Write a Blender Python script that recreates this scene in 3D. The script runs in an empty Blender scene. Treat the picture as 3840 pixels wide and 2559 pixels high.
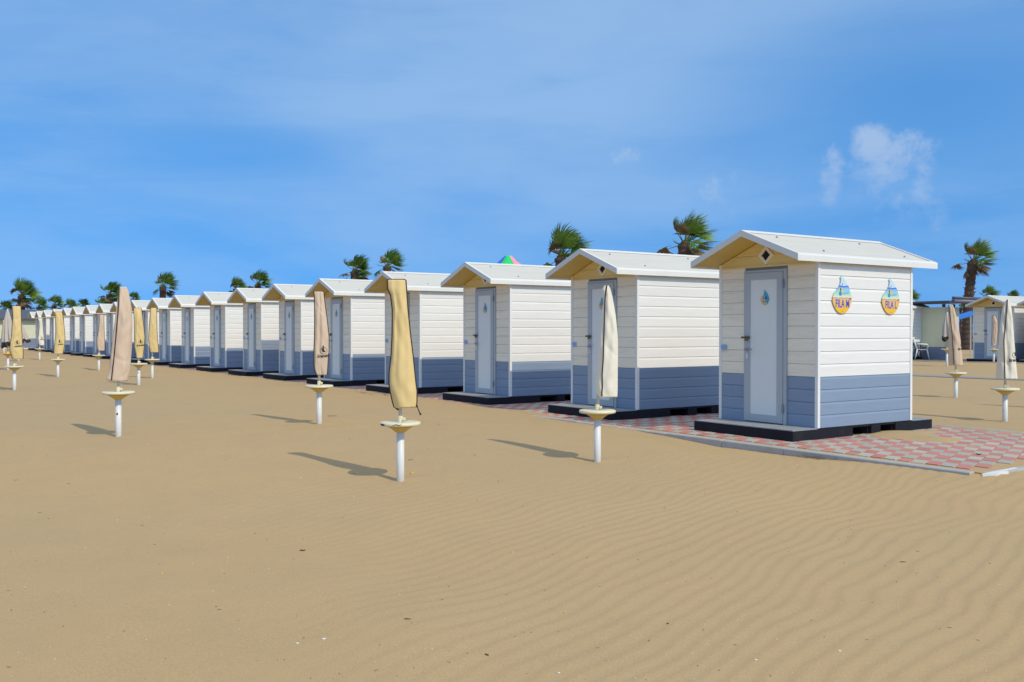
import bpy, bmesh, math, random
import numpy as np
from mathutils import Vector, Matrix, Euler

# ------------------------------------------------------------------ camera, sky, sun, exposure
scene = bpy.context.scene
COL = scene.collection
R = math.radians
CAM_H, YAW = 1.4, 0.5942                 # row of huts runs 34 degrees left of the view axis
SUN_AZ, SUN_EL = R(41.0), R(42.5)        # shadows fall 41 degrees left of the view axis

cam = bpy.data.cameras.new('camera'); cam.lens = 33.57; cam.sensor_width = 36
cam.clip_start = 0.1; cam.clip_end = 6000
cam_o = bpy.data.objects.new('camera', cam); COL.objects.link(cam_o)
cam_o.location = (0, 0, CAM_H); cam_o.rotation_euler = (math.pi/2 - 0.011, 0, 0)
scene.camera = cam_o
scene.render.resolution_x, scene.render.resolution_y = 1024, 682
scene.view_settings.view_transform = 'Standard'; scene.view_settings.look = 'None'
scene.view_settings.exposure = 0.34; scene.view_settings.gamma = 1
scene.view_settings.use_curve_mapping = False

sun_dir = Vector((math.sin(SUN_AZ)*math.cos(SUN_EL), -math.cos(SUN_AZ)*math.cos(SUN_EL), math.sin(SUN_EL)))
sl = bpy.data.lights.new('sun', 'SUN'); sl.energy = 2.1; sl.angle = R(0.5); sl.color = (1.0, 0.875, 0.66)
sun_o = bpy.data.objects.new('sun', sl); COL.objects.link(sun_o)
sun_o.rotation_euler = (-sun_dir).to_track_quat('-Z', 'Y').to_euler(); sun_o.location = (20, -20, 30)

world = bpy.data.worlds.new('World'); scene.world = world; world.use_nodes = True
class NT:
    """small node-tree helper"""
    def __init__(s, tree): s.t = tree; s.n = tree.nodes; s.l = tree.links
    def node(s, typ, **kw):
        nd = s.n.new(typ)
        for k, v in kw.items(): setattr(nd, k, v)
        return nd
    def put(s, sock, v):
        if hasattr(v, 'is_output') or isinstance(v, bpy.types.NodeSocket): s.l.new(v, sock)
        else: sock.default_value = v
    def math(s, op, a, b=0.0, c=None, clamp=False):
        nd = s.node('ShaderNodeMath', operation=op); nd.use_clamp = clamp
        s.put(nd.inputs[0], a); s.put(nd.inputs[1], b)
        if c is not None: s.put(nd.inputs[2], c)
        return nd.outputs[0]
    def vmath(s, op, a, b=None, out=0):
        nd = s.node('ShaderNodeVectorMath', operation=op); s.put(nd.inputs[0], a)
        if b is not None: s.put(nd.inputs[1], b)
        return nd.outputs[out]
    def noise(s, vec, scale, detail=4, rough=.55, dist=0.0):
        nd = s.node('ShaderNodeTexNoise'); s.put(nd.inputs['Vector'], vec)
        nd.inputs['Scale'].default_value = scale; nd.inputs['Detail'].default_value = detail
        nd.inputs['Roughness'].default_value = rough; nd.inputs['Distortion'].default_value = dist
        return nd.outputs['Fac']
    def rng(s, v, a, b, c=0.0, d=1.0, smooth=True):
        nd = s.node('ShaderNodeMapRange'); nd.interpolation_type = 'SMOOTHSTEP' if smooth else 'LINEAR'
        s.put(nd.inputs['Value'], v)
        for k, x in (('From Min', a), ('From Max', b), ('To Min', c), ('To Max', d)): s.put(nd.inputs[k], x)
        return nd.outputs['Result']
    def mix(s, f, a, b, blend='MIX'):
        nd = s.node('ShaderNodeMix', data_type='RGBA', blend_type=blend)
        s.put(nd.inputs[0], f); s.put(nd.inputs[6], a); s.put(nd.inputs[7], b)
        return nd.outputs[2]
    def mapping(s, vec, scale=(1, 1, 1), loc=(0, 0, 0), rot=(0, 0, 0)):
        nd = s.node('ShaderNodeMapping'); s.put(nd.inputs['Vector'], vec)
        nd.inputs['Scale'].default_value = scale; nd.inputs['Location'].default_value = loc; nd.inputs['Rotation'].default_value = rot
        return nd.outputs[0]

def build_sky():
    T = NT(world.node_tree); T.n.clear()
    out = T.node('ShaderNodeOutputWorld'); bg = T.node('ShaderNodeBackground')
    T.l.new(bg.outputs[0], out.inputs[0])
    d = T.node('ShaderNodeTexCoord').outputs['Generated']
    # clean air: the sky is read a little above the true direction so the horizon stays blue as over the sea
    lift = T.vmath('NORMALIZE', T.vmath('MULTIPLY_ADD', d, (1, 1, .62)))
    lift.node.inputs[0].links[0].from_node.inputs[2].default_value = (0, 0, .34)
    sky = T.node('ShaderNodeTexSky', sky_type='NISHITA', sun_disc=False)
    sky.sun_elevation = SUN_EL; sky.sun_rotation = math.pi - SUN_AZ
    sky.air_density = 1.0; sky.dust_density = .6; sky.ozone_density = 2.6; sky.altitude = 0
    T.l.new(lift, sky.inputs['Vector'])
    hs = T.node('ShaderNodeHueSaturation'); hs.inputs['Saturation'].default_value = 1.0; hs.inputs['Value'].default_value = SKY_VAL
    T.l.new(sky.outputs[0], hs.inputs['Color'])
    base = T.mix(1.0, hs.outputs[0], (*SKY_TINT, 1), 'MULTIPLY')
    # thin high veil
    w1 = T.noise(T.mapping(d, (1.3, 1.3, 5.5), (3.1, .4, .2)), 1.6, 5, .55, .6)
    w2 = T.noise(T.mapping(d, (2.0, 2.0, 9.0), (7.7, 2.0, 1.0), (0, .25, 0)), 3.2, 6, .6, .4)
    veil = T.rng(T.math('ADD', T.math('MULTIPLY', w1, .7), T.math('MULTIPLY', w2, .3)), .30, .66)
    def lobe(px, py, rx, ry):
        a, b = (px - 1920)/3580.6, -(py - 1240)/3580.6
        c = Vector((a, 1, b)).normalized(); ex = Vector((0, 0, 1)).cross(-c).normalized(); ey = ex.cross(c) if ex.cross(c).z > 0 else -ex.cross(c)
        dx = T.math('DIVIDE', T.vmath('DOT_PRODUCT', d, tuple(ex), out=1), rx)
        dy = T.math('DIVIDE', T.math('SUBTRACT', T.vmath('DOT_PRODUCT', d, tuple(ey), out=1), 0.0), ry)
        front = T.math('GREATER_THAN', T.vmath('DOT_PRODUCT', d, tuple(c), out=1), 0.2)
        r = T.math('SQRT', T.math('ADD', T.math('MULTIPLY', dx, dx), T.math('MULTIPLY', dy, dy)))
        return r, front
    r, fr = lobe(2050, 350, .55, .22)
    m = T.math('MULTIPLY', T.rng(r, 1.15, .1), fr)
    veil = T.math('ADD', T.math('MULTIPLY', veil, .55), T.math('MULTIPLY', m, .42), clamp=True)
    r, fr = lobe(3500, 350, .26, .10)
    veil = T.math('MULTIPLY', veil, T.math('SUBTRACT', 1.0, T.math('MULTIPLY', T.math('MULTIPLY', T.rng(r, 1.3, .0), fr), .95)))
    r, fr = lobe(850, 560, .16, .035)
    veil = T.math('MULTIPLY', veil, T.math('SUBTRACT', 1.0, T.math('MULTIPLY', T.math('MULTIPLY', T.rng(r, 1.2, .2), fr), .7)))
    sp = T.node('ShaderNodeSeparateXYZ'); T.l.new(d, sp.inputs[0])
    thick = T.rng(sp.outputs[2], .04, .85, .12, 1.0)                    # the veil thickens upwards as in view; whitened overhead, out of frame, to add fill light
    cover = T.math('ADD', T.math('MULTIPLY', veil, T.rng(sp.outputs[2], .0, .7, .62, .45)), T.math('MULTIPLY', thick, .45), clamp=True)
    c1 = T.mix(cover, base, T.mix(T.rng(sp.outputs[2], .25, .85), (*VEIL_LOW, 1), (*VEIL_FILL, 1)))
    # small cumulus heads low in the sky: billows thresholded out of noise inside soft regions
    puff = T.noise(T.mapping(d, (1, 1, 1.15), (1.3, 2.2, .7)), 24, 10, .66, .35)
    fine = T.noise(T.mapping(d, (1, 1, 1.1), (5.3, 1.2, 2.7)), 60, 6, .6)
    reg = None
    for px, py, rx, ry, k in ((3275, 530, .032, .030, .9), (3390, 600, .048, .040, .85), (3455, 660, .022, .050, .85), (3110, 670, .020, .050, .8), (3330, 690, .070, .060, .55), (3500, 800, .022, .045, .6),
                              (2650, 700, .060, .035, .5), (2350, 580, .030, .022, .5), (2760, 770, .035, .03, .45)):
        r, fr = lobe(px, py, rx, ry)
        v = T.math('MULTIPLY', T.math('MULTIPLY', T.rng(r, 1.35, .15), fr), k)
        reg = v if reg is None else T.math('MAXIMUM', reg, v)
    den = T.math('ADD', T.math('ADD', T.math('MULTIPLY', puff, .75), T.math('MULTIPLY', fine, .22)), T.math('MULTIPLY', reg, .42))
    cum = T.math('MULTIPLY', T.math('MULTIPLY', T.rng(den, .64, .90), T.rng(reg, .0, .5)), T.rng(sp.outputs[2], .10, .195, .40, 1.0))
    c2 = T.mix(T.math('MULTIPLY', cum, .60), c1, (*CUM, 1))
    T.l.new(c2, bg.inputs[0]); bg.inputs[1].default_value = 0.15
SKY_VAL = 1.0; SKY_TINT = (.30, .82, 1.13); VEIL_FILL = (5.2, 5.2, 5.0); VEIL_LOW = (2.0, 3.05, 4.55); CUM = (2.7, 3.3, 4.25)
build_sky()

# ------------------------------------------------------------------ materials
def material(name, color, rough=.6, var=.06, scale=6.0, bump=0.0, bscale=40.0, stretch=(1, 1, 1), spec=.4,
             stain=None, stain_amt=0.0, stain_scale=2.0, rnd=0.0, island=0.0, metal=0.0, coords='Object'):
    m = bpy.data.materials.new(name); m.use_nodes = True
    T = NT(m.node_tree); b = T.n['Principled BSDF']
    b.inputs['Roughness'].default_value = rough; b.inputs['Specular IOR Level'].default_value = spec; b.inputs['Metallic'].default_value = metal
    tc = T.node('ShaderNodeTexCoord').outputs[coords]; oi = T.node('ShaderNodeObjectInfo').outputs['Random']
    co = T.mapping(T.vmath('ADD', tc, T.math('MULTIPLY', oi, 53.0)), stretch)        # no two pieces share the same marks
    n = T.noise(co, scale, 5, .6)
    val = T.rng(n, .25, .75, 1 - var, 1 + var, False)
    if rnd:
        rr = T.node('ShaderNodeObjectInfo').outputs['Random']
        val = T.math('MULTIPLY', val, T.rng(rr, 0, 1, 1 - rnd, 1 + rnd, False))
    if island:
        rr = T.node('ShaderNodeNewGeometry').outputs['Random Per Island']
        val = T.math('MULTIPLY', val, T.rng(rr, 0, 1, 1 - island, 1 + island, False))
    c = T.vmath('SCALE', (color[0], color[1], color[2])); T.put(c.node.inputs['Scale'], val)
    if stain is not None:
        sn = T.noise(T.mapping(co, (1, 1, 1), (5, 3, 1)), stain_scale, 6, .65)
        c = T.mix(T.math('MULTIPLY', T.rng(sn, .5, .75), stain_amt), c, (*stain, 1))
    T.l.new(c, b.inputs['Base Color'])
    if bump:
        bn = T.noise(co, bscale, 4, .6)
        bp = T.node('ShaderNodeBump'); bp.inputs['Strength'].default_value = bump; bp.inputs['Distance'].default_value = .01
        T.l.new(bn, bp.inputs['Height']); T.l.new(bp.outputs[0], b.inputs['Normal'])
    return m

M = {}
M['white_board'] = material('white_board', (.815, .80, .755), .5, .035, 3, .16, 60, (1, 1, 12), .35, (.62, .55, .42), .10, 1.3, rnd=.025)
M['bounce_lit_white'] = material('bounce_lit_white', (.90, .83, .67), .5, .05, 3, .18, 60, (1, 1, 12), .35, (.45, .38, .25), .30, 2.2, rnd=.03)  # board white lightened and warmed, painting bounced light into the shaded fronts
M['blue_board'] = material('blue_board', (.235, .305, .41), .45, .05, 3, .14, 60, (1, 1, 12), .4, (.30, .33, .40), .12, 1.6, rnd=.03)
M['post_white'] = material('post_white', (.81, .795, .75), .4, .03, 3, 0, spec=.4)
M['core'] = material('core', (.30, .29, .27), .8, .03)
M['roof'] = material('roof', (.60, .585, .53), .6, .04, 1.2, .06, 90, (1, 6, 1), .2, (.46, .46, .42), .25, 1.8)
M['roof_trim'] = material('roof_trim', (.78, .765, .715), .35, .03, 2, 0, spec=.5, stain=(.55, .52, .45), stain_amt=.2, stain_scale=3)
M['rake_trim'] = material('rake_trim', (.66, .66, .64), .4, .03, 2, 0, spec=.5)
M['soffit'] = material('soffit', (.64, .485, .15), .55, .06, 2, .05, 30, stain=(.45, .34, .12), stain_amt=.35, stain_scale=1.7)  # golden tone puts the sand's bounced light into the colour
M['gable'] = material('gable', (.80, .64, .27), .5, .06, 3, .12, 60, (1, 1, 12), stain=(.45, .34, .15), stain_amt=.3, stain_scale=2.5, rnd=.02)  # yellowed to paint warm bounce from the sand onto the gable
M['door_frame'] = material('door_frame', (.43, .465, .485), .4, .03, 3, spec=.5)
M['door_panel'] = material('door_panel', (.76, .79, .77), .4, .03, 1.5, spec=.4)
M['metal'] = material('metal', (.30, .33, .37), .35, .05, 8, metal=.6)
M['brass'] = material('brass', (.16, .13, .08), .45, .1, 20, metal=.5)
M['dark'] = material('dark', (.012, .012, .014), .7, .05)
M['platform'] = material('platform', (.015, .015, .022), .75, .12, 5, .15, 30, stain=(.06, .05, .045), stain_amt=.2, stain_scale=5, spec=.2)
M['deck'] = material('deck', (.30, .31, .325), .6, .1, 6, .12, 40, stain=(.42, .36, .26), stain_amt=.5, stain_scale=2.5)
M['kerb'] = material('kerb', (.43, .425, .41), .75, .08, 6, .2, 60, stain=(.40, .32, .20), stain_amt=.5, stain_scale=3)
M['paver_red'] = material('paver_red', (.49, .20, .165), .8, .08, 9, .25, 120, stain=(.42, .31, .18), stain_amt=.42, stain_scale=1.6, rnd=.10, island=0, coords='Object')
M['paver_grey'] = material('paver_grey', (.41, .39, .34), .8, .08, 9, .25, 120, stain=(.42, .31, .18), stain_amt=.42, stain_scale=1.6, rnd=.10)
M['paver_red_far'] = material('paver_red_far', (.52, .185, .155), .8, .08, 9, 0, stain=(.42, .31, .18), stain_amt=.4, stain_scale=1.2, island=.10)
M['paver_grey_far'] = material('paver_grey_far', (.43, .415, .37), .8, .08, 9, 0, stain=(.42, .31, .18), stain_amt=.4, stain_scale=1.2, island=.10)
M['pole_white'] = material('pole_white', (.74, .735, .71), .4, .04, 6, 0, spec=.45, stain=(.55, .47, .33), stain_amt=.35, stain_scale=4)
M['tray'] = material('tray', (.76, .68, .46), .45, .05, 5, spec=.4, stain=(.80, .76, .66), stain_amt=.5, stain_scale=3)
M['tray_under'] = material('tray_under', (.66, .46, .10), .5, .06, 5)
M['tray_orange'] = material('tray_orange', (.80, .40, .03), .45, .06, 5)
M['pole_metal'] = material('pole_metal', (.46, .47, .47), .4, .06, 10, spec=.5, stain=(.5, .46, .36), stain_amt=.4, stain_scale=8)
M['cover_yellow'] = material('cover_yellow', (.74, .55, .25), .75, .07, 4, .5, 11, (1, 1, .45), .25, (.46, .32, .12), .30, 3)
M['cover_pink'] = material('cover_pink', (.66, .50, .365), .78, .06, 4, .5, 11, (1, 1, .45), .25, (.48, .34, .24), .25, 3)
M['cover_white'] = material('cover_white', (.80, .745, .61), .75, .06, 4, .5, 11, (1, 1, .45), .25, (.56, .48, .32), .28, 3)
M['fabric_grey'] = material('fabric_grey', (.52, .47, .41), .8, .08, 5, .2, 14)
M['piping'] = material('piping', (.045, .022, .016), .7, .1, 20)
M['print_dark'] = material('print_dark', (.03, .028, .03), .7, .02)
M['trunk'] = material('trunk', (.085, .055, .038), .9, .35, 9, .5, 30, (1, 1, .4))
M['frond_green'] = material('frond_green', (.14, .23, .03), .5, .3, 2.5, spec=.35, rnd=.2, stain=(.16, .13, .03), stain_amt=.4, stain_scale=1.5)
M['frond_dark'] = material('frond_dark', (.06, .135, .025), .5, .3, 2.5, spec=.35, rnd=.2)
M['frond_dry'] = material('frond_dry', (.17, .105, .045), .8, .35, 2.5, rnd=.25, stain=(.30, .20, .10), stain_amt=.5, stain_scale=2)
M['shell'] = material('shell', (.80, .78, .73), .5, .05, 30)
M['twig'] = material('twig', (.055, .042, .03), .85, .3, 30)
M['plastic_white'] = material('plastic_white', (.80, .80, .79), .35, .03, 5, spec=.5)
M['plastic_dark'] = material('plastic_dark', (.05, .055, .065), .45, .05, 5)
M['cream'] = material('cream', (.70, .68, .48), .7, .04, 1.2, .1, 20)
M['blue_wall'] = material('blue_wall', (.19, .235, .34), .6, .06, 1.5)
M['slate'] = material('slate', (.075, .085, .115), .5, .1, 3)
M['purple_beam'] = material('purple_beam', (.17, .145, .19), .45, .06, 3)
M['brown_wood'] = material('brown_wood', (.10, .055, .04), .6, .15, 6)
M['tarp_blue'] = material('tarp_blue', (.012, .16, .55), .5, .08, 4, .2, 8)
M['awning'] = material('awning', (.66, .54, .33), .7, .06, 2)
M['thatch'] = material('thatch', (.20, .15, .10), .9, .3, 6, .5, 25, (1, 1, .2))
M['walkway'] = material('walkway', (.27, .265, .27), .8, .1, 3, .2, 60, stain=(.42, .33, .2), stain_amt=.6, stain_scale=1.3)
M['weed'] = material('weed', (.05, .12, .03), .6, .2, 20)
M['pink_paint'] = material('pink_paint', (.80, .30, .38), .7, .2, 30, .5, 18)
M['green_paint'] = material('green_paint', (.02, .60, .15), .7, .2, 30, .5, 18)
M['blue_paint'] = material('blue_paint', (.02, .16, .70), .7, .2, 30, .5, 18)
M['yellow_paint'] = material('yellow_paint', (.80, .60, .05), .7, .2, 30, .5, 18)
M['red_print'] = material('red_print', (.55, .03, .03), .5, .02)
M['purple_print'] = material('purple_print', (.105, .07, .50), .45, .02)
M['white_print'] = material('white_print', (.80, .76, .76), .45, .02)
M['blue_print'] = material('blue_print', (.02, .30, .65), .45, .02)
M['pale_print'] = material('pale_print', (.25, .42, .75), .45, .02)
M['yellow_print'] = material('yellow_print', (.75, .62, .10), .45, .02)

def drop_material():
    """printed picture of the teardrop board: pale sky, sea, surf and orange sand"""
    m = bpy.data.materials.new('drop_print'); m.use_nodes = True; T = NT(m.node_tree); b = T.n['Principled BSDF']
    b.inputs['Roughness'].default_value = .35
    o = T.node('ShaderNodeTexCoord').outputs['Object']; s = T.node('ShaderNodeSeparateXYZ'); T.l.new(o, s.inputs[0])
    wav = T.math('MULTIPLY', T.math('SINE', T.math('MULTIPLY', s.outputs[0], 55.0)), .004)
    z = T.math('ADD', s.outputs[2], wav)
    rp = T.node('ShaderNodeValToRGB'); cr = rp.color_ramp
    T.l.new(T.rng(z, 0, .49, 0, 1, False), rp.inputs[0])
    st = [(0, (.88, .50, .01)), (.15, (.88, .50, .02)), (.30, (.82, .50, .12)), (.40, (.76, .50, .22)), (.418, (.45, .25, .05)), (.432, (.80, .76, .62)), (.50, (.48, .75, .50)),
          (.60, (.30, .62, .72)), (.69, (.27, .50, .80)), (.715, (.09, .19, .68)), (.742, (.09, .17, .66)), (.75, (.60, .74, .80)), (1, (.48, .72, .82))]
    while len(cr.elements) < len(st): cr.elements.new(.5)
    for e, (p, c) in zip(cr.elements, st): e.position = p; e.color = (*c, 1)
    T.l.new(rp.outputs[0], b.inputs['Base Color']); return m
M['drop_print'] = drop_material()
def door_drop_material():
    m = bpy.data.materials.new('door_drop_print'); m.use_nodes = True; T = NT(m.node_tree); b = T.n['Principled BSDF']
    b.inputs['Roughness'].default_value = .4
    o = T.node('ShaderNodeTexCoord').outputs['Object']; s = T.node('ShaderNodeSeparateXYZ'); T.l.new(o, s.inputs[0])
    k = T.math('ADD', s.outputs[0], T.math('MULTIPLY', T.math('SUBTRACT', s.outputs[2], .09), .45))
    c = T.mix(T.rng(k, .004, .012), (.62, .50, .25, 1), (.03, .42, .55, 1))
    T.l.new(c, b.inputs['Base Color']); return m
M['door_drop'] = door_drop_material()

def sand_material():
    m = bpy.data.materials.new('sand'); m.use_nodes = True; T = NT(m.node_tree); b = T.n['Principled BSDF']
    b.inputs['Roughness'].default_value = .95; b.inputs['Specular IOR Level'].default_value = .12
    o = T.node('ShaderNodeTexCoord').outputs['Object']
    big = T.noise(o, .16, 4, .5); mid = T.noise(o, 2.2, 5, .6); fine = T.noise(o, 140, 3, .7); grain = T.noise(o, 420, 2, .7)
    c = T.mix(T.rng(big, .35, .65), (.475, .335, .175, 1), (.44, .325, .185, 1))
    c = T.mix(T.math('MULTIPLY', T.rng(mid, .35, .75), .35), c, (.40, .295, .165, 1))
    at = T.node('ShaderNodeAttribute', attribute_name='crest')          # coarse orange grains gather on the ripple crests
    c = T.mix(T.math('MULTIPLY', at.outputs['Fac'], .30), c, (.545, .37, .185, 1))
    k = T.math('MULTIPLY', T.rng(fine, .25, .75, .80, 1.20, False), T.rng(grain, .25, .75, .75, 1.25, False))
    cs = T.vmath('SCALE', c); T.put(cs.node.inputs['Scale'], k)
    T.l.new(cs, b.inputs['Base Color'])
    h = T.math('ADD', T.math('MULTIPLY', fine, .5), T.math('ADD', T.math('MULTIPLY', grain, .25), T.math('MULTIPLY', T.noise(T.mapping(o, (1, 1, 1), rot=(0, 0, .7)), 14, 4, .6), .9)))
    bp = T.node('ShaderNodeBump'); bp.inputs['Strength'].default_value = .28; bp.inputs['Distance'].default_value = .012
    T.l.new(h, bp.inputs['Height']); T.l.new(bp.outputs[0], b.inputs['Normal']); return m
M['sand'] = sand_material()

# ------------------------------------------------------------------ mesh helpers
class MB:
    def __init__(s): s.v = []; s.f = []; s.m = []
    def add(s, vs, fs, mi=0):
        o = len(s.v); s.v += [tuple(p) for p in vs]; s.f += [tuple(i + o for i in f) for f in fs]; s.m += [mi]*len(fs); return s
    def box(s, x0, x1, y0, y1, z0, z1, mi=0):
        return s.add([(x0,y0,z0),(x1,y0,z0),(x1,y1,z0),(x0,y1,z0),(x0,y0,z1),(x1,y0,z1),(x1,y1,z1),(x0,y1,z1)],
                     [(0,3,2,1),(4,5,6,7),(0,1,5,4),(1,2,6,5),(2,3,7,6),(3,0,4,7)], mi)
    def prism(s, pts, w, mi=0):
        """polygon (list of 3D points, ccw seen from +w side) extruded by vector w"""
        n = len(pts); a = [Vector(p) for p in pts]; b = [p + Vector(w) for p in a]
        return s.add(a + b, [tuple(range(n-1, -1, -1)), tuple(range(n, 2*n))] + [(i, (i+1) % n, n+(i+1) % n, n+i) for i in range(n)], mi)
    def lathe(s, prof, n=24, c=(0, 0), mi=0):
        vs = [(c[0] + r*math.cos(2*math.pi*k/n), c[1] + r*math.sin(2*math.pi*k/n), z) for r, z in prof for k in range(n)]
        fs = [(i*n+k, i*n+(k+1) % n, (i+1)*n+(k+1) % n, (i+1)*n+k) for i in range(len(prof)-1) for k in range(n)]
        fs += [tuple(range(n-1, -1, -1)), tuple((len(prof)-1)*n+k for k in range(n))]
        return s.add(vs, fs, mi)
    def tube(s, pts, r, n=8, mi=0):
        pts = [Vector(p) for p in pts]; rr = r if isinstance(r, (list, tuple)) else [r]*len(pts); vs = []
        for i, p in enumerate(pts):
            t = (pts[min(i+1, len(pts)-1)] - pts[max(i-1, 0)]).normalized()
            a = t.cross(Vector((0, 1, 0)) if abs(t.y) < .9 else Vector((1, 0, 0))).normalized(); b = t.cross(a)
            vs += [p + rr[i]*(math.cos(2*math.pi*k/n)*a + math.sin(2*math.pi*k/n)*b) for k in range(n)]
        fs = [(i*n+k, i*n+(k+1) % n, (i+1)*n+(k+1) % n, (i+1)*n+k) for i in range(len(pts)-1) for k in range(n)]
        fs += [tuple(range(n-1, -1, -1)), tuple((len(pts)-1)*n+k for k in range(n))]
        return s.add(vs, fs, mi)
    def mesh(s, name, mats, smooth=False):
        me = bpy.data.meshes.new(name); me.from_pydata(s.v, [], s.f)
        for m in (mats if isinstance(mats, (list, tuple)) else [mats]): me.materials.append(M[m])
        if any(s.m): me.polygons.foreach_set('material_index', s.m)
        if smooth: me.polygons.foreach_set('use_smooth', [len(f) <= 4 for f in s.f])
        bm = bmesh.new(); bm.from_mesh(me); bmesh.ops.recalc_face_normals(bm, faces=bm.faces); bm.to_mesh(me); bm.free()
        me.update(); return me
    def build(s, name, mats, parent=None, smooth=False, loc=None, rz=0):
        return put(name, s.mesh(name, mats, smooth), parent, loc, rz)
def put(name, me, parent=None, loc=None, rz=0, rot=None):
    o = bpy.data.objects.new(name, me); COL.objects.link(o); o.parent = parent
    if loc is not None: o.location = loc
    if rz: o.rotation_euler = (0, 0, rz)
    if rot is not None: o.rotation_euler = rot
    return o
def tag(o, label=None, cat=None, group=None, kind=None):
    for k, v in (('label', label), ('category', cat), ('group', group), ('kind', kind)):
        if v: o[k] = v
    return o
def thing(name, label, cat, loc=(0, 0, 0), rz=0, group=None):
    return tag(put(name, None, None, loc, rz), label, cat, group)
def copy_tree(o, parent=None):
    c = o.copy(); COL.objects.link(c); c.parent = parent
    for ch in KIDS.get(o.name, []): copy_tree(ch, c)
    return c
KIDS = {}
def index_tree(o, objs):
    for x in objs:
        if x.parent is not None: KIDS.setdefault(x.parent.name, []).append(x)

def text_mesh(body, size=1.0, xs=1.0, bold=0.0, shear=0.0, space=1.0):
    """letters as a flat mesh in the XY plane, centred on x, from the built-in font"""
    cu = bpy.data.curves.new('lettering', 'FONT'); cu.body = body; cu.size = size; cu.offset = bold; cu.shear = shear; cu.space_character = space
    cu.align_x = 'CENTER'; cu.resolution_u = 3
    o = bpy.data.objects.new('lettering_tmp', cu); COL.objects.link(o); bpy.context.view_layer.update()
    me = bpy.data.meshes.new_from_object(o.evaluated_get(bpy.context.evaluated_depsgraph_get()))
    bpy.data.objects.remove(o); bpy.data.curves.remove(cu)
    vs = [(v.co.x*xs, v.co.y) for v in me.vertices]; fs = [tuple(p.vertices) for p in me.polygons]
    bpy.data.meshes.remove(me); return vs, fs

def uv2xy(u, v): return (-math.sin(YAW)*u + math.cos(YAW)*v, math.cos(YAW)*u + math.sin(YAW)*v)

# ------------------------------------------------------------------ sand (heights in metres; paving level = 0)
rs = np.random.RandomState(7)
def make_noise(seed):
    g = np.random.RandomState(seed).rand(256, 256)
    def fn(x, y):
        xi = np.floor(x).astype(int); yi = np.floor(y).astype(int); fx = x - xi; fy = y - yi
        fx = fx*fx*(3 - 2*fx); fy = fy*fy*(3 - 2*fy); a = lambda i, j: g[i % 256, j % 256]
        return (a(xi, yi)*(1-fx) + a(xi+1, yi)*fx)*(1-fy) + (a(xi, yi+1)*(1-fx) + a(xi+1, yi+1)*fx)*fy - .5
    return fn
N1, N2, N3, N4 = (make_noise(k) for k in (1, 2, 3, 4))
def sstep(x, a, b):
    t = np.clip((x - a)/(b - a), 0, 1); return t*t*(3 - 2*t)
KERB_V, BACK_V, END_U, FAR_U = 9.12, 13.12, 5.2, 79.5
POSTS = [(-1.04, 8.89), (.91, 10.16), (-2.88, 14.25), (-5.17, 12.53), (7.56, 14.63)]
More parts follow.
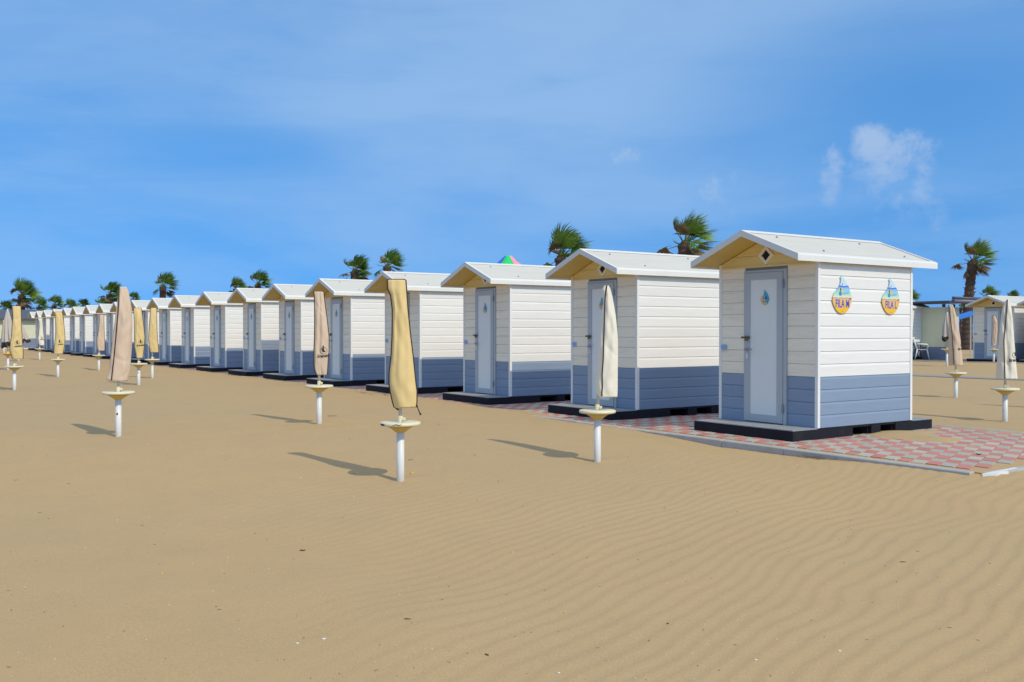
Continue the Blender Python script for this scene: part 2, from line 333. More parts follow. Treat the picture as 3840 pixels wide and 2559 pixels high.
def sand_height(X, Y, ripples=True):
    u = -math.sin(YAW)*X + math.cos(YAW)*Y; v = math.cos(YAW)*X + math.sin(YAW)*Y
    dunes = .05*N1(X*.22 + 3, Y*.22) + .022*N2(X*.7, Y*.7 + 9) + .008*N3(X*2.1, Y*2.1)
    z = -.19 + .225*sstep(Y, 7.4, 13.2) + .02*sstep(Y, 15, 30) + dunes
    # level where the sand meets the kerb, along the row
    lev = np.interp(u, [-50, 3.0, 5.0, 5.8, 6.4, 7.4, 8.6, 9.4, 10.3, 11.3, 12.2, 13.5, 15.5, 18, 30, 200],
                       [-.03, -.03, -.028, -.034, -.045, -.085, -.10, -.06, -.02, -.030, -.012, .012, .022, .030, .035, .035])
    lev = lev + .012*N2(u*.9 + 5, v*0 + 2) + .01*N3(u*2.3, v*.3)
    w = np.exp(-np.clip(KERB_V - v, 0, 99)/.75)
    z = z*(1 - w) + lev*w
    inside = (v > KERB_V + .03) & (u > END_U + .03)
    # blown sand lying over the paving
    lip = lev + .02 - (v - KERB_V)*.11 + .028*N3(u*1.1, v*1.5)
    blot = lambda cu, cv, ru, rv, h: h*np.exp(-((u-cu)/ru)**2 - ((v-cv)/rv)**2)
    patch = -.05 + .022*N1(u*.8, v*.8) + .014*N2(u*2.4, v*2.4) + blot(7.8, 11.6, .40, 1.0, .066) + .03*N3(u*3.1, v*1.3) + blot(7.1, 11.4, .5, .45, .052) + blot(6.5, 11.1, .4, .22, .034) \
        + blot(10.9, 12.4, .9, .6, .07) + blot(6.0, 12.0, .35, .9, .035) + .075*sstep(v, 12.75, 13.15)*(.6 + .8*N2(u*1.2, v))*sstep(u, 6.2, 8.0)
    pz = np.maximum(np.maximum(lip, patch), -.06)
    back = .015 + .06*sstep(v, 14, 24) + .05*sstep(v, 24, 38) + dunes*.9
    wb = sstep(v, BACK_V, BACK_V + .9)
    z = np.where(inside, np.where(v < BACK_V, pz, np.maximum(-.03*(1 - wb) + .012*N3(u*1.5, v), -.03)*(1 - wb) + back*wb), z)
    z = np.where(v > BACK_V + .9, back, z)
    ze = z
    crest = np.zeros_like(z)
    if ripples:
        nx, ny = math.cos(R(39)), -math.sin(R(39))
        warp = 1.25*N1(X*.55, Y*.55 + 4) + .85*N2(X*1.5, Y*1.5) + .16*N3(X*3.6 + 2, Y*3.6) + .13*np.abs(((X*.629 + Y*.777)*1.05 + 1.4*N2(X*.8, Y*.8)) % 2 - 1)*(1 + 1.5*N1(X*.9, Y*.9))
        ph = (X*nx + Y*ny)/.138 + 1.9*warp
        s = np.sin(2*np.pi*ph); sh = s + .28*np.sin(4*np.pi*ph + .9)
        amp = .0023*np.clip(.58 + 1.2*N2(X*.5 + 8, Y*.5) + .17*X, .10, 1.3)*(1 - sstep(Y, 8.0, 13.5)*.82)*(1 - sstep(np.abs(X), 6, 9))
        amp = np.where(inside, 0, amp)
        z = z + amp*sh; crest = np.clip(s*.6 + .25, 0, 1)*np.clip(amp/.003, 0, 1)
        for px_, py_ in POSTS:
            f_ = 1.0
            for _ in range(3): f_ = (CAM_H - float(sand_height(np.array([px_*f_]), np.array([py_*f_]), False)[0][0]))/CAM_H
            dx, dy = X - px_*f_, Y - py_*f_; a = dx*.9 + dy*.43; b = -dx*.43 + dy*.9
            z = z + .016*np.exp(-((a - .10)/.22)**2 - (b/.09)**2) - .012*np.exp(-((a + .13)/.09)**2 - (b/.10)**2)
    return z, crest

def grow(a, step, g, lim):
    out = []; x = a
    while abs(x) < lim: step *= g; x += step; out.append(x)
    return out
def build_sand():
    xs = list(np.arange(-4.4, 6.2, .027)) + list(np.arange(6.2, 9.4, .05))
    xs = sorted([-x for x in grow(4.4, .03, 1.055, 2500)]) + xs + grow(9.4, .05, 1.055, 2500)
    ys = list(np.arange(3.3, 9.6, .024)) + list(np.arange(9.6, 16.5, .045))
    ys = sorted([-y for y in grow(-3.3, .05, 1.25, 60)]) [::1] + ys + grow(16.5, .05, 1.045, 3500)
    ys = sorted(ys)
    X, Y = np.meshgrid(np.array(xs), np.array(ys)); Z, C = sand_height(X, Y)
    far = np.hypot(X, Y) > 150; Z = np.where(far, -.0, Z)
    nx, ny = len(xs), len(ys)
    co = np.stack([X, Y, Z], -1).reshape(-1, 3).astype(np.float32)
    idx = np.arange(nx*ny).reshape(ny, nx)
    q = np.stack([idx[:-1, :-1], idx[:-1, 1:], idx[1:, 1:], idx[1:, :-1]], -1).reshape(-1, 4)
    me = bpy.data.meshes.new('sand'); me.vertices.add(len(co)); me.vertices.foreach_set('co', co.ravel())
    me.loops.add(q.size); me.loops.foreach_set('vertex_index', q.ravel().astype(np.int32))
    me.polygons.add(len(q)); me.polygons.foreach_set('loop_start', np.arange(0, q.size, 4, dtype=np.int32))
    me.polygons.foreach_set('use_smooth', np.ones(len(q), dtype=bool))
    me.update(calc_edges=True); me.materials.append(M['sand'])
    at = me.attributes.new('crest', 'FLOAT', 'POINT'); at.data.foreach_set('value', C.ravel().astype(np.float32))
    return tag(put('sand', me), 'pale brown wind rippled beach sand', 'sand', kind='structure')
build_sand()
def gz(x, y): return float(sand_height(np.array([x]), np.array([y]), False)[0][0])

# ------------------------------------------------------------------ paving strip under the row of huts
HUT_U = [8.82, 12.29, 15.96, 19.48, 23.05, 26.48, 29.63, 33.2, 37.1, 40.59, 44.15, 47.56, 51.1, 54.45, 58.27, 61.61, 65.39, 69.27, 72.42, 76.0]
HUT_V = 9.635
def build_paving():
    b = MB()                                   # joint sand between the pavers, in row coordinates
    u0, u1, v0, v1 = END_U + .02, FAR_U, KERB_V + .02, BACK_V
    b.box(v0, v1, u0, u1, -.075, -.010)
    pv = tag(b.build('paving', 'sand', None, rz=YAW), 'red and grey zigzag block paving under the row of huts', 'paving', kind='structure')
    A, B, sk = .168, .245, .105
    c = .028
    def outline(g=.0035):
        # parallelogram with its two acute corners cut, so that like colours touch by a short edge
        a0 = Vector((g, g)); P = lambda s, t: (t*B, s*A + t*sk)
        i = .018
        return [P(i+.10, i), P(1-i, i), P(1-i, 1-.12), P(1-.10, 1-i), P(i, 1-i), P(i, .12)]
    pts = outline()
    def paver_mesh(name, mat):
        m = MB(); n = len(pts); cx = sum(p[0] for p in pts)/n; cy = sum(p[1] for p in pts)/n
        top = [(cx+(p[0]-cx)*.965, cy+(p[1]-cy)*.965, 0) for p in pts]; mid = [(p[0], p[1], -.004) for p in pts]; bot = [(p[0], p[1], -.05) for p in pts]
        m.add(top + mid + bot, [tuple(range(n))] + [(i, (i+1) % n, n+(i+1) % n, n+i) for i in range(n)] + [(n+i, n+(i+1) % n, 2*n+(i+1) % n, 2*n+i) for i in range(n)])
        return m.mesh(name, mat)
    red, grey = paver_mesh('paver', 'paver_red'), paver_mesh('paver', 'paver_grey')
    cells = []
    nv = int((v1 - v0 - .12)/B)
    for j in range(nv):
        off = (j*sk) % A
        for i in range(-1, int((u1 - u0)/A)):
            uu = u0 + i*A + off; vv = v0 + .10 + j*B
            if uu < u0 + .10 or uu + A + sk > u1: continue
            k = (i - int((j*sk)//A) + j) % 2
            # hidden under a hut's platform
            hid = any(abs(uu + .15 - hu) < .74 for hu in HUT_U) and vv > HUT_V + .1 and vv < HUT_V + 2.75
            x, y = uv2xy(uu + .1, vv + .1)
            cells.append((math.hypot(x, y), uu, vv, k, hid))
    cells.sort(); rnd = random.Random(5); near = 0; far = MB()
    fq = [(p[0], p[1]) for p in pts]
    for d, uu, vv, k, hid in cells:
        dz = rnd.uniform(-.003, .003)
        covered = sand_height(np.array([uv2xy(uu+.15, vv+.12)[0]]), np.array([uv2xy(uu+.15, vv+.12)[1]]), False)[0][0] > .006 if near < 300 else False
        if hid: continue
        if near < 300 and not covered:
            o = put('paver', red if k else grey, pv, (vv, uu, dz)); near += 1
            o.rotation_euler = (rnd.uniform(-.006, .006), rnd.uniform(-.006, .006), rnd.uniform(-.008, .008))
        else:
            far.add([(vv+x, uu+y, dz) for x, y in fq] + [(vv+x, uu+y, -.04) for x, y in fq], [tuple(range(6))] + [(i, (i+1) % 6, 6+(i+1) % 6, 6+i) for i in range(6)], k)
    me = bpy.data.meshes.new('paver_field'); me.from_pydata(far.v, [], far.f)
    me.materials.append(M['paver_grey_far']); me.materials.append(M['paver_red_far']); me.polygons.foreach_set('material_index', far.m); me.update()
    tag(put('paver_field', me, pv), kind='stuff')
    # kerb stones, one by one
    rnd = random.Random(3)
    kerb = tag(put('kerb', None, None, (0, 0, 0), YAW), 'pale concrete kerb edging the paving', 'kerb', kind='structure')
    def stone(x0, x1, y0, y1):
        m = MB(); e = .012; z = rnd.uniform(-.006, .004)
        m.add([(x0,y0,-.16),(x1,y0,-.16),(x1,y1,-.16),(x0,y1,-.16),(x0,y0,z-e),(x1,y0,z-e),(x1,y1,z-e),(x0,y1,z-e),(x0+e,y0+e*.3,z),(x1-e,y0+e*.3,z),(x1-e,y1-e*.3,z),(x0+e,y1-e*.3,z)],
              [(0,1,5,4),(1,2,6,5),(2,3,7,6),(3,0,4,7),(4,5,9,8),(5,6,10,9),(6,7,11,10),(7,4,8,11),(8,9,10,11)])
        o = m.build('kerb_stone', 'kerb', kerb); o.location.x = rnd.uniform(-.006, .006)
    u = END_U + .09
    while u < FAR_U:
        L = 1.0 if u < 40 else 3.0
        if u < 5.3: L = 2.32                    # joint seen in front of the first hut
        stone(KERB_V - .07, KERB_V + .02, u + .003, min(u + L, FAR_U) - .003); u += L
    v = KERB_V + .03
    while v < BACK_V: stone(v + .003, min(v + 1.0, BACK_V) - .003, END_U - .07, END_U + .02); v += 1.0
    u = END_U + .03
    while u < FAR_U: stone(BACK_V + .002, BACK_V + .075, u + .003, min(u + 2.0, FAR_U) - .003); u += 2.0
    # broken white corner piece
    m = MB(); m.prism([(0,-.01,0),(.26,.0,0),(.66,.02,0),(.66,-.02,0),(.36,-.05,0),(.34,-.09,0),(.25,-.06,0),(.10,-.10,0)], (0, 0, .05))
    x, y = uv2xy(END_U - .02, KERB_V - .05)
    tag(m.build('kerb_fragment', 'plastic_white', None, loc=(x, y, -.052), rz=YAW + .02), 'broken white kerb corner half buried in the sand', 'kerb piece')
build_paving()

# grey walkway behind the row, and a paved strip in front of the rear row
for v0, v1, u0, u1, z in ((25.6, 26.35, 2.0, 70.0, .03), (36.2, 37.0, 17.5, 33.0, .085)):
    m = MB(); n = 40
    for i in range(n):
        a, b_ = u0 + (u1-u0)*i/n, u0 + (u1-u0)*(i+1)/n
        za = max(gz(*uv2xy(a, v0)), gz(*uv2xy(a, v1))) + .012; zb = max(gz(*uv2xy(b_, v0)), gz(*uv2xy(b_, v1))) + .012
        m.add([(v0, a, za), (v1, a, za), (v1, b_, zb), (v0, b_, zb), (v0, a, za-.2), (v1, a, za-.2), (v1, b_, zb-.2), (v0, b_, zb-.2)], [(0, 1, 2, 3), (0, 3, 7, 4), (1, 5, 6, 2)])
    tag(m.build('walkway', 'walkway', None, rz=YAW), 'narrow grey concrete walkway across the sand', 'walkway', kind='structure')

# ------------------------------------------------------------------ beach hut
# local axes: +x = depth (away from the door), +y = along the row; origin on the ground in the middle of the platform's front edge
WX0, WX1, WY, PZ, BP = .487, 2.532, .859, .14, .1648
ZR, ZE, RY, RX = 2.722, 2.352, .938, 3.003
DY0, DY1, DZ = -.357, .379, 2.222
def board_profile(th=.020, lip=.009):
    return [(0, 0), (th, 0), (th, BP-.034), (th-lip, BP-.003), (0, BP-.003)]
def drop_outline(w, h, n=28):
    """teardrop, tip up and leaning: returns (x, z) points counter-clockwise, z from 0 to h"""
    prof = [(0, 0, 0), (.03, -.19, .19), (.10, -.32, .31), (.20, -.42, .41), (.30, -.49, .475), (.36, -.50, .495), (.45, -.48, .495), (.55, -.40, .445), (.65, -.25, .38),
            (.72, -.155, .33), (.80, -.095, .255), (.90, -.068, .13), (.97, -.088, .02), (1, -.095, -.095)]
    Rr = [(b_*w, t*h) for t, a_, b_ in prof]; L = [(a_*w, t*h) for t, a_, b_ in prof]
    return Rr + L[-2:0:-1]
def fan_prism(m, pts, place, th, mi=0):
    n = len(pts); a = [place(x, z, 0) for x, z in pts]; b = [place(x, z, th) for x, z in pts]
    m.add(a + b, [tuple(range(n)), tuple(range(2*n-1, n-1, -1))] + [(i, n+i, n+(i+1) % n, (i+1) % n) for i in range(n)], mi)

def build_hut():
    H = put('beach_hut', None); parts = []
    def P(name, mb, mat, parent=H, smooth=False, loc=None): o = mb.build(name, mat, parent, smooth, loc); parts.append(o); return o
    # platform: dark skirt with fork pockets on the sides, grey deck
    m = MB(); y = WY + .004
    m.box(0, .04, -y, y, 0, PZ-.012); m.box(RX-.04, RX, -y, y, 0, PZ-.012)
    for s in (-1, 1):
        a, b = (-y, -y+.05) if s < 0 else (y-.05, y)
        for x0, x1 in ((.04, 1.20), (1.60, 1.80), (2.14, RX-.04)): m.box(x0, x1, a, b, 0, PZ-.012)
        m.box(1.20, 1.60, a + (.0 if s > 0 else .012), b - (.012 if s > 0 else 0), PZ-.030, PZ-.012); m.box(1.80, 2.14, a + (.0 if s > 0 else .012), b - (.012 if s > 0 else 0), PZ-.030, PZ-.012)
    m.box(1.58, 1.60, -y+.05, y-.05, 0, PZ-.03); m.box(1.20, 1.22, -y+.05, y-.05, 0, PZ-.03); m.box(1.80, 1.82, -y+.05, y-.05, 0, PZ-.03); m.box(2.12, 2.14, -y+.05, y-.05, 0, PZ-.03)
    P('platform', m, 'platform')
    nb = 4
    for i in range(nb):                                     # deck planks in front of and behind the hut
        w = (WX0 - .0)/nb; P('deck_plank', MB().box(i*w+.002, (i+1)*w-.002, -y+.001, y-.001, PZ-.012, PZ-.0005), 'deck')
    for i in range(nb):
        w = (RX - WX1)/nb; P('deck_plank', MB().box(WX1+i*w+.002, WX1+(i+1)*w-.002, -y+.001, y-.001, PZ-.012, PZ-.0005), 'deck')
    # inner body
    m = MB(); t = .03
    zt = ZE - .05
    m.box(WX0+t, WX1-t, -WY+t, WY-t, PZ-.01, zt)
    m.prism([(WX0+t, -WY+t, zt), (WX0+t, WY-t, zt), (WX0+t, 0, zt + (ZR-ZE)*.93)], (WX1-WX0-2*t, 0, 0))
    P('body', m, 'core')
    # corner posts
    pw = .047
    for sx, sy in ((0, -1), (0, 1), (1, -1), (1, 1)):
        x0, x1 = (WX0, WX0+pw) if sx == 0 else (WX1-pw, WX1); y0, y1 = (-WY, -WY+pw) if sy < 0 else (WY-pw, WY)
        P('corner_post', MB().box(x0, x1, y0, y1, PZ, ZE-.02), 'post_white')
    # side boards (right-hand side, seen in the sun) and front boards
    pr = board_profile()
    def sideboard(sy, x0, x1, k, white):
        m = MB(); z = PZ + k*BP
        o = (WY-t)
        m.prism([(x0, sy*(o+a), c) for a, c in pr], (x1-x0, 0, 0)); return m.mesh('board', 'white_board' if white else 'blue_board')
    def frontboard(y0, y1, white):
        return MB().prism([(WX0+t-a, y0, c) for a, c in pr], (0, y1-y0, 0)).mesh('board', 'bounce_lit_white' if white else 'blue_board')
    mesh = {}
    for w in (0, 1):
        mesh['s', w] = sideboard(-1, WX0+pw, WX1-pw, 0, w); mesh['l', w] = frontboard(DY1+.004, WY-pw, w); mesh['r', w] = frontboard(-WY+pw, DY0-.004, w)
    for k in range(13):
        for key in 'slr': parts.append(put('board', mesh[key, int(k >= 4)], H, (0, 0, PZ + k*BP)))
    # far side and back: cladding with the same lapped boards
    for nm, white in (('rear_cladding', 1), ('rear_cladding', 0)):
        m = MB()
        for k in (range(4, 13) if white else range(4)):
            z = PZ + k*BP
            m.prism([(WX0+pw, (WY-t)+a, z+c) for a, c in pr], (WX1-WX0-2*pw, 0, 0)); m.prism([(WX1-t+a, -WY+pw, z+c) for a, c in pr], (0, 2*(WY-pw), 0))
        if white: m.prism([(WX1-t, -WY+.02, ZE-.07), (WX1-t, WY-.02, ZE-.07), (WX1-t, 0, ZR-.07)], (.022, 0, 0))
        P(nm, m, 'white_board' if white else 'blue_board')
    # gable boards above the door
    zg = [2.285, 2.425, ZR-.065]; slope = (ZR-ZE)/RY
    ylim = lambda z: max(0.0, (ZR - .062 - z)/slope)
    for i in (0, 1):
        a, b = zg[i], zg[i+1]-.004; th = .018
        ya, yb = min(WY-.01, ylim(a)), min(WY-.01, ylim(b)); m = MB()
        if yb < .01: m.prism([(WX0+t-th, -ya, a), (WX0+t-th, ya, a), (WX0+t-th, 0, b)], (th, 0, 0))
        else:
            pts = [(WX0+t-th, -ya, a), (WX0+t-th, ya, a)]
            zc = ZR-.062 - (WY-.01)*slope
            if ya >= WY-.011 and zc > a: pts = [(WX0+t-th, -ya, a), (WX0+t-th, ya, a), (WX0+t-th, ya, zc), (WX0+t-th, yb, b), (WX0+t-th, -yb, b), (WX0+t-th, -ya, zc)]
            else: pts += [(WX0+t-th, yb, b), (WX0+t-th, -yb, b)]
            m.prism(pts, (th, 0, 0))
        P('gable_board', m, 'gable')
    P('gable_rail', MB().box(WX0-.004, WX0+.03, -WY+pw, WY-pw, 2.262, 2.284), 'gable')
    # diamond vent
    m = MB(); ro, ri, cz = .130, .078, 2.42
    o_ = [(0, -ro), (ro, 0), (0, ro), (-ro, 0)]; i_ = [(0, -ri), (ri, 0), (0, ri), (-ri, 0)]
    for k in range(4):
        k2 = (k+1) % 4
        m.prism([(WX0-.012, o_[k][0], cz+o_[k][1]), (WX0-.012, o_[k2][0], cz+o_[k2][1]), (WX0-.012, i_[k2][0], cz+i_[k2][1]), (WX0-.012, i_[k][0], cz+i_[k][1])], (.026, 0, 0))
    vent = P('vent', m, 'bounce_lit_white')
    P('vent_dark_plate', MB().prism([(WX0+.009, a, cz+c) for a, c in [(p*1.04, q*1.04) for p, q in i_]], (.004, 0, 0)), 'dark', vent)  # black plate paints the darkness inside the vent
    # roof
    tk = .036
    for s in (-1, 1):
        m = MB(); m.prism([(.012, s*.004, ZR-.006), (.012, s*(RY-.012), ZE+.002), (.012, s*(RY-.012), ZE-tk), (.012, s*.004, ZR-tk-.006)], (RX-.024, 0, 0))
        rp = P('roof_panel', m, 'roof')
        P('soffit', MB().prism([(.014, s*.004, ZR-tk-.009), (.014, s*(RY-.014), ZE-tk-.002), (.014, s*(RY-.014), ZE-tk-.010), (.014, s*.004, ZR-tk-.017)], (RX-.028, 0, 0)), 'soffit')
        for fx, fy in ((.16, .20), (.75, .20), (.16, .76), (.75, .76)):
            yy = s*RY*(fy if s < 0 else fy); zz = ZR - (ZR-ZE)*fy
            sm = MB().lathe([(.016, zz-.004), (.016, zz+.006), (.007, zz+.008), (.006, zz+.016)], 6, (RX*(fx + (.1 if fy > .5 else 0)), yy)); P('screw', sm, 'metal', rp)
        # eave trim: upright lip and rounded upper edge
        P('eave_trim', MB().prism([(0, s*(RY-.010), ZE-.078), (0, s*RY, ZE-.078), (0, s*RY, ZE-.004), (0, s*(RY-.006), ZE+.010), (0, s*(RY-.05), ZE+.030), (0, s*(RY-.052), ZE+.022), (0, s*(RY-.010), ZE+.004)], (RX, 0, 0)), 'roof_trim')
        for x0, nm in ((-.004, 'rake_trim'), (RX-.008, 'rake_trim')):
            P(nm, MB().prism([(x0, s*.0005, ZR+.010), (x0, s*(RY-.002), ZE+.013), (x0, s*(RY-.002), ZE-.072), (x0, s*.0005, ZR-.073)], (.012, 0, 0)), 'rake_trim')
            xa = .008 if x0 < 1 else RX-.058
            P('verge_strip', MB().prism([(xa, s*.03, ZR-.004), (xa, s*(RY-.05), ZE+.022+.006), (xa, s*(RY-.05), ZE+.022), (xa, s*.03, ZR-.012)], (.050, 0, 0)), 'roof_trim')
    P('ridge_cap', MB().prism([(.006, -.060, ZR-.014), (.006, 0, ZR+.014), (.006, .060, ZR-.014), (.006, .060, ZR-.022), (.006, 0, ZR+.004), (.006, -.060, ZR-.022)], (RX-.012, 0, 0)), 'roof_trim')
    # door frame, door leaf
    xf = WX0 - .012; jm = .040
    m = MB(); m.box(xf, WX0+.03, DY0, DY0+jm+.012, PZ+.002, DZ); m.box(xf, WX0+.03, DY1-.014, DY1, PZ+.002, DZ); m.box(xf, WX0+.03, DY0+jm+.012, DY1-.014, DZ-.030, DZ)
    P('door_frame', m, 'door_frame')
    d0, d1, zb, zt2, st = DY0+jm+.016, DY1-.018, PZ+.014, DZ-.034, .098
    xl = xf - .010; m = MB()
    for quad in ([(d0, zb), (d1, zb), (d1-st, zb+st), (d0+st, zb+st)], [(d1, zb), (d1, zt2), (d1-st, zt2-st), (d1-st, zb+st)],
                 [(d1, zt2), (d0, zt2), (d0+st, zt2-st), (d1-st, zt2-st)], [(d0, zt2), (d0, zb), (d0+st, zb+st), (d0+st, zt2-st)]):
        cx = sum(q[0] for q in quad)/4; cz2 = sum(q[1] for q in quad)/4
        m.prism([(xl, cx+(a-cx)*.9985, cz2+(b-cz2)*.9995) for a, b in quad], (.036, 0, 0))
    door = P('door', m, 'door_frame')
    P('door_panel', MB().box(xl+.010, xl+.026, d0+st-.006, d1-st+.006, zb+st-.006, zt2-st+.006), 'door_panel', door)
    hy = d1 - .048
    m = MB(); m.lathe([(.022, 0), (.022, .008), (.012, .010), (.012, .04)], 12); 
    m2 = MB()
    for v_ in m.v: m2.v.append((xl - v_[2], hy + v_[0], 1.139 + v_[1]))
    m2.f = m.f; m2.m = m.m
    m2.tube([(xl-.038, hy+.010, 1.139), (xl-.040, hy-.04, 1.139), (xl-.040, hy-.115, 1.136)], [.011, .010, .008], 8)
    P('handle', m2, 'metal', door, True)
    m = MB(); m.box(xl-.008, xl+.001, hy-.018, hy+.018, 1.01, 1.085); m.lathe([(.009, 0), (.009, .01)], 8)
    P('lock_plate', MB().box(xl-.007, xl-.0005, hy-.017, hy+.017, 1.008, 1.084), 'rake_trim', door)
    m = MB(); m.box(xl-.024, xl-.001, hy-.055, hy+.055, 1.29, 1.315); m.tube([(xl-.016, hy+.055, 1.302), (xl-.016, hy+.085, 1.302)], [.013, .016], 8)
    m.box(xl-.040, xl-.022, hy-.03, hy+.012, 1.255, 1.297); m.tube([(xl-.030, hy-.028, 1.296), (xl-.030, hy-.028, 1.322), (xl-.030, hy+.010, 1.322), (xl-.030, hy+.010, 1.296)], .005, 6)
    P('padlock', m, 'brass', door)
    for z0 in (.30, 1.97):
        P('hinge', MB().box(xl-.012, xl+.002, d0-.022, d0+.006, z0, z0+.11), 'metal', door)
    # small blue plaque beside the door
    P('plaque', MB().box(WX0-.014, WX0-.001, .715, .808, 1.135, 1.195), 'pale_print')
    # number drop on the door; own local frame: x to the right seen from the front, z up
    m = MB(); fan_prism(m, drop_outline(.145, .205), lambda x, z, d: (x, d, z), .006)
    o = m.build('number_sign', 'door_drop', H, loc=(xl+.010-.007, .005, 1.742)); o.rotation_euler = (0, 0, -math.pi/2); parts.append(o)
    index_tree(H, parts); return H, parts
hut0, _ = build_hut()
ORD = ['', 'second', 'third', 'fourth', 'fifth', 'sixth', 'seventh', 'eighth', 'ninth', 'tenth', 'eleventh', 'twelfth', 'thirteenth', 'fourteenth', 'fifteenth', 'sixteenth', 'seventeenth', 'eighteenth', 'nineteenth', 'last and farthest']
def number_text(h, txt):
    sg = [c for c in h.children if c.name.startswith('number_sign')][0]
    vs, fs = text_mesh(txt, .062, .75, .0022)
    me = bpy.data.meshes.new('lettering'); me.from_pydata([(x+.004, -.0012, z+.080) for x, z in vs], [], fs); me.materials.append(M['purple_print']); put('lettering', me, sg)
    vs, fs = text_mesh('Sirenetta', .020, .8, .0006)
    me = bpy.data.meshes.new('lettering'); me.from_pydata([(x, -.0012, z+.045) for x, z in vs], [], fs); me.materials.append(M['purple_print']); put('lettering', me, sg)
huts = []
rnd = random.Random(11)
bpy.context.view_layer.update()
for i, hu in enumerate(HUT_U):
    h = hut0 if i == 0 else copy_tree(hut0)
    x, y = uv2xy(hu, HUT_V + (0 if i == 0 else rnd.uniform(-.04, .04)))
    h.location = (x, y, .002); h.rotation_euler = (0, 0, YAW + (0 if i == 0 else rnd.uniform(-.006, .006)))
    if i == 0: lb = 'nearest beach hut, white and blue, with two teardrop signs on its sunlit side'
    elif i == 1: lb = 'second beach hut from the near end, behind the cream umbrella'
    else: lb = f'{ORD[i]} white and blue beach hut from the near end of the long row' if i < 19 else 'last and farthest white and blue beach hut of the long row'
    tag(h, lb, 'beach hut', 'beach huts in the long row'); huts.append(h)
for hu, hv, z, lb in ((21.40, 37.8, .10, 'beach hut seen front on at the right, left of the two in the rear row'), (19.25, 37.8, .10, 'beach hut cut by the right edge, in the rear row'),
                      (25.86, 36.35, .10, 'white hut side peeping out behind the nearest hut, beside the white chair'), (53.2, 75.6, .1, 'small distant hut behind the blue tarpaulin and the palm trunk')):
    h = copy_tree(hut0); x, y = uv2xy(hu, hv); h.location = (x, y, z); h.rotation_euler = (0, 0, YAW); tag(h, lb, 'beach hut', 'beach huts in the rear row'); huts.append(h)
bpy.context.view_layer.update()
for i, h in enumerate(huts[:8]): number_text(h, f'{i+1}-M')
number_text(huts[20], '1-L')

# the two teardrop row signs on the nearest hut (parts of that hut)
def row_sign(vx, txt):
    m = MB(); fan_prism(m, drop_outline(.395, .49), lambda x, z, d: (x, d, z), .008)
    s = m.build('row_sign', ['drop_print'], huts[0], loc=(vx, -WY-.0085-.001, 1.620))
    s['label'] = f'teardrop shaped beach picture sign reading {txt}'
    def lay(name, vs, fs, mat, y): 
        me = bpy.data.meshes.new(name); me.from_pydata([(x, y, z) for x, z in vs], [], fs); me.materials.append(M[mat]); return put(name, me, s)
    vs, fs = text_mesh(txt, .146, .64, .0050, 0, 1.06); lay('lettering', [(x, z+.082) for x, z in vs], fs, 'white_print', -.0012)
    vs, fs = text_mesh(txt, .146, .64, .0030, 0, 1.06); lay('lettering', [(x, z+.082) for x, z in vs], fs, 'purple_print', -.0022)
    vs, fs = text_mesh('Sirenetta', .058, .62, .0004, .35); lay('lettering', [(x+.062, z+.252+x*.12) for x, z in vs], fs, 'pale_print', -.0012)
    circ = lambda cx, cz, r, n=16: ([(cx+r*math.cos(2*math.pi*k/n), cz+r*math.sin(2*math.pi*k/n)) for k in range(n)], [tuple(range(n))])
    vs, fs = circ(-.028, .287, .042); lay('emblem', vs, fs, 'yellow_print', -.0012)
    vs, fs = circ(-.042, .262, .030); lay('emblem', vs, fs, 'blue_print', -.0020)
    vs = [(-.046, .29), (-.034, .29), (-.026, .315), (-.038, .345), (-.05, .32)]; lay('emblem', vs, [(0, 1, 2, 3, 4)], 'print_dark', -.0024)
    st = [(.158 + (.024 if k % 2 == 0 else .010)*math.cos(math.pi/2+k*math.pi/5), .196 + (.024 if k % 2 == 0 else .010)*math.sin(math.pi/2+k*math.pi/5)) for k in range(10)]
    lay('starfish', [(.158, .196)] + st, [(0, 1+k, 1+(k+1) % 10) for k in range(10)], 'red_print', -.0014)
    vs = [(-.006, .374), (.006, .374), (.004, .398), (-.004, .398)]; lay('lighthouse', vs, [(0, 1, 2, 3)], 'print_dark', -.0012)
    m = MB().lathe([(.006, 0), (.006, .003)], 8); m.v = [(a, -.001 - c, .03 + b) for a, b, c in m.v]; m.build('screw', 'metal', s)
row_sign(.965, 'FILA M'); row_sign(2.015, 'FILA L')

# ------------------------------------------------------------------ umbrellas in their covers
def umbrella_stand(root, z_tray=.565, orange=False, pole_top=1.7, lean=0.0):
    m = MB(); m.lathe([(.0385, -.25), (.0385, z_tray-.06)], 20); m.build('post', 'pole_white', root, True)
    rt = .203
    m = MB(); m.lathe([(.05, z_tray-.035), (rt-.014, z_tray-.034), (rt-.003, z_tray-.028), (rt, z_tray-.018), (rt-.003, z_tray-.004), (rt-.010, z_tray), (.03, z_tray-.004)], 32)
    tr = m.build('tray', 'tray_orange' if orange else 'tray', root, True)
    m = MB(); m.lathe([(.041, z_tray-.105), (.052, z_tray-.100), (.10, z_tray-.062), (.150, z_tray-.0365)], 24); m.build('tray_cone', 'tray_orange' if orange else 'tray_under', tr, True)
    m = MB(); m.lathe([(.026, z_tray-.003), (.026, z_tray+.055), (.021, z_tray+.06)], 16); m.box(.015, .05, -.022, .012, z_tray+.018, z_tray+.044)
    m.tube([(.035, -.02, z_tray+.03), (.035, -.05, z_tray+.03)], .010, 8)
    m.build('clamp', 'tray', root)
    m = MB(); m.tube([(0, 0, z_tray), (lean*.4, 0, (z_tray+pole_top)/2), (lean, 0, pole_top)], .0185, 12); m.build('pole', 'pole_metal', root, True)

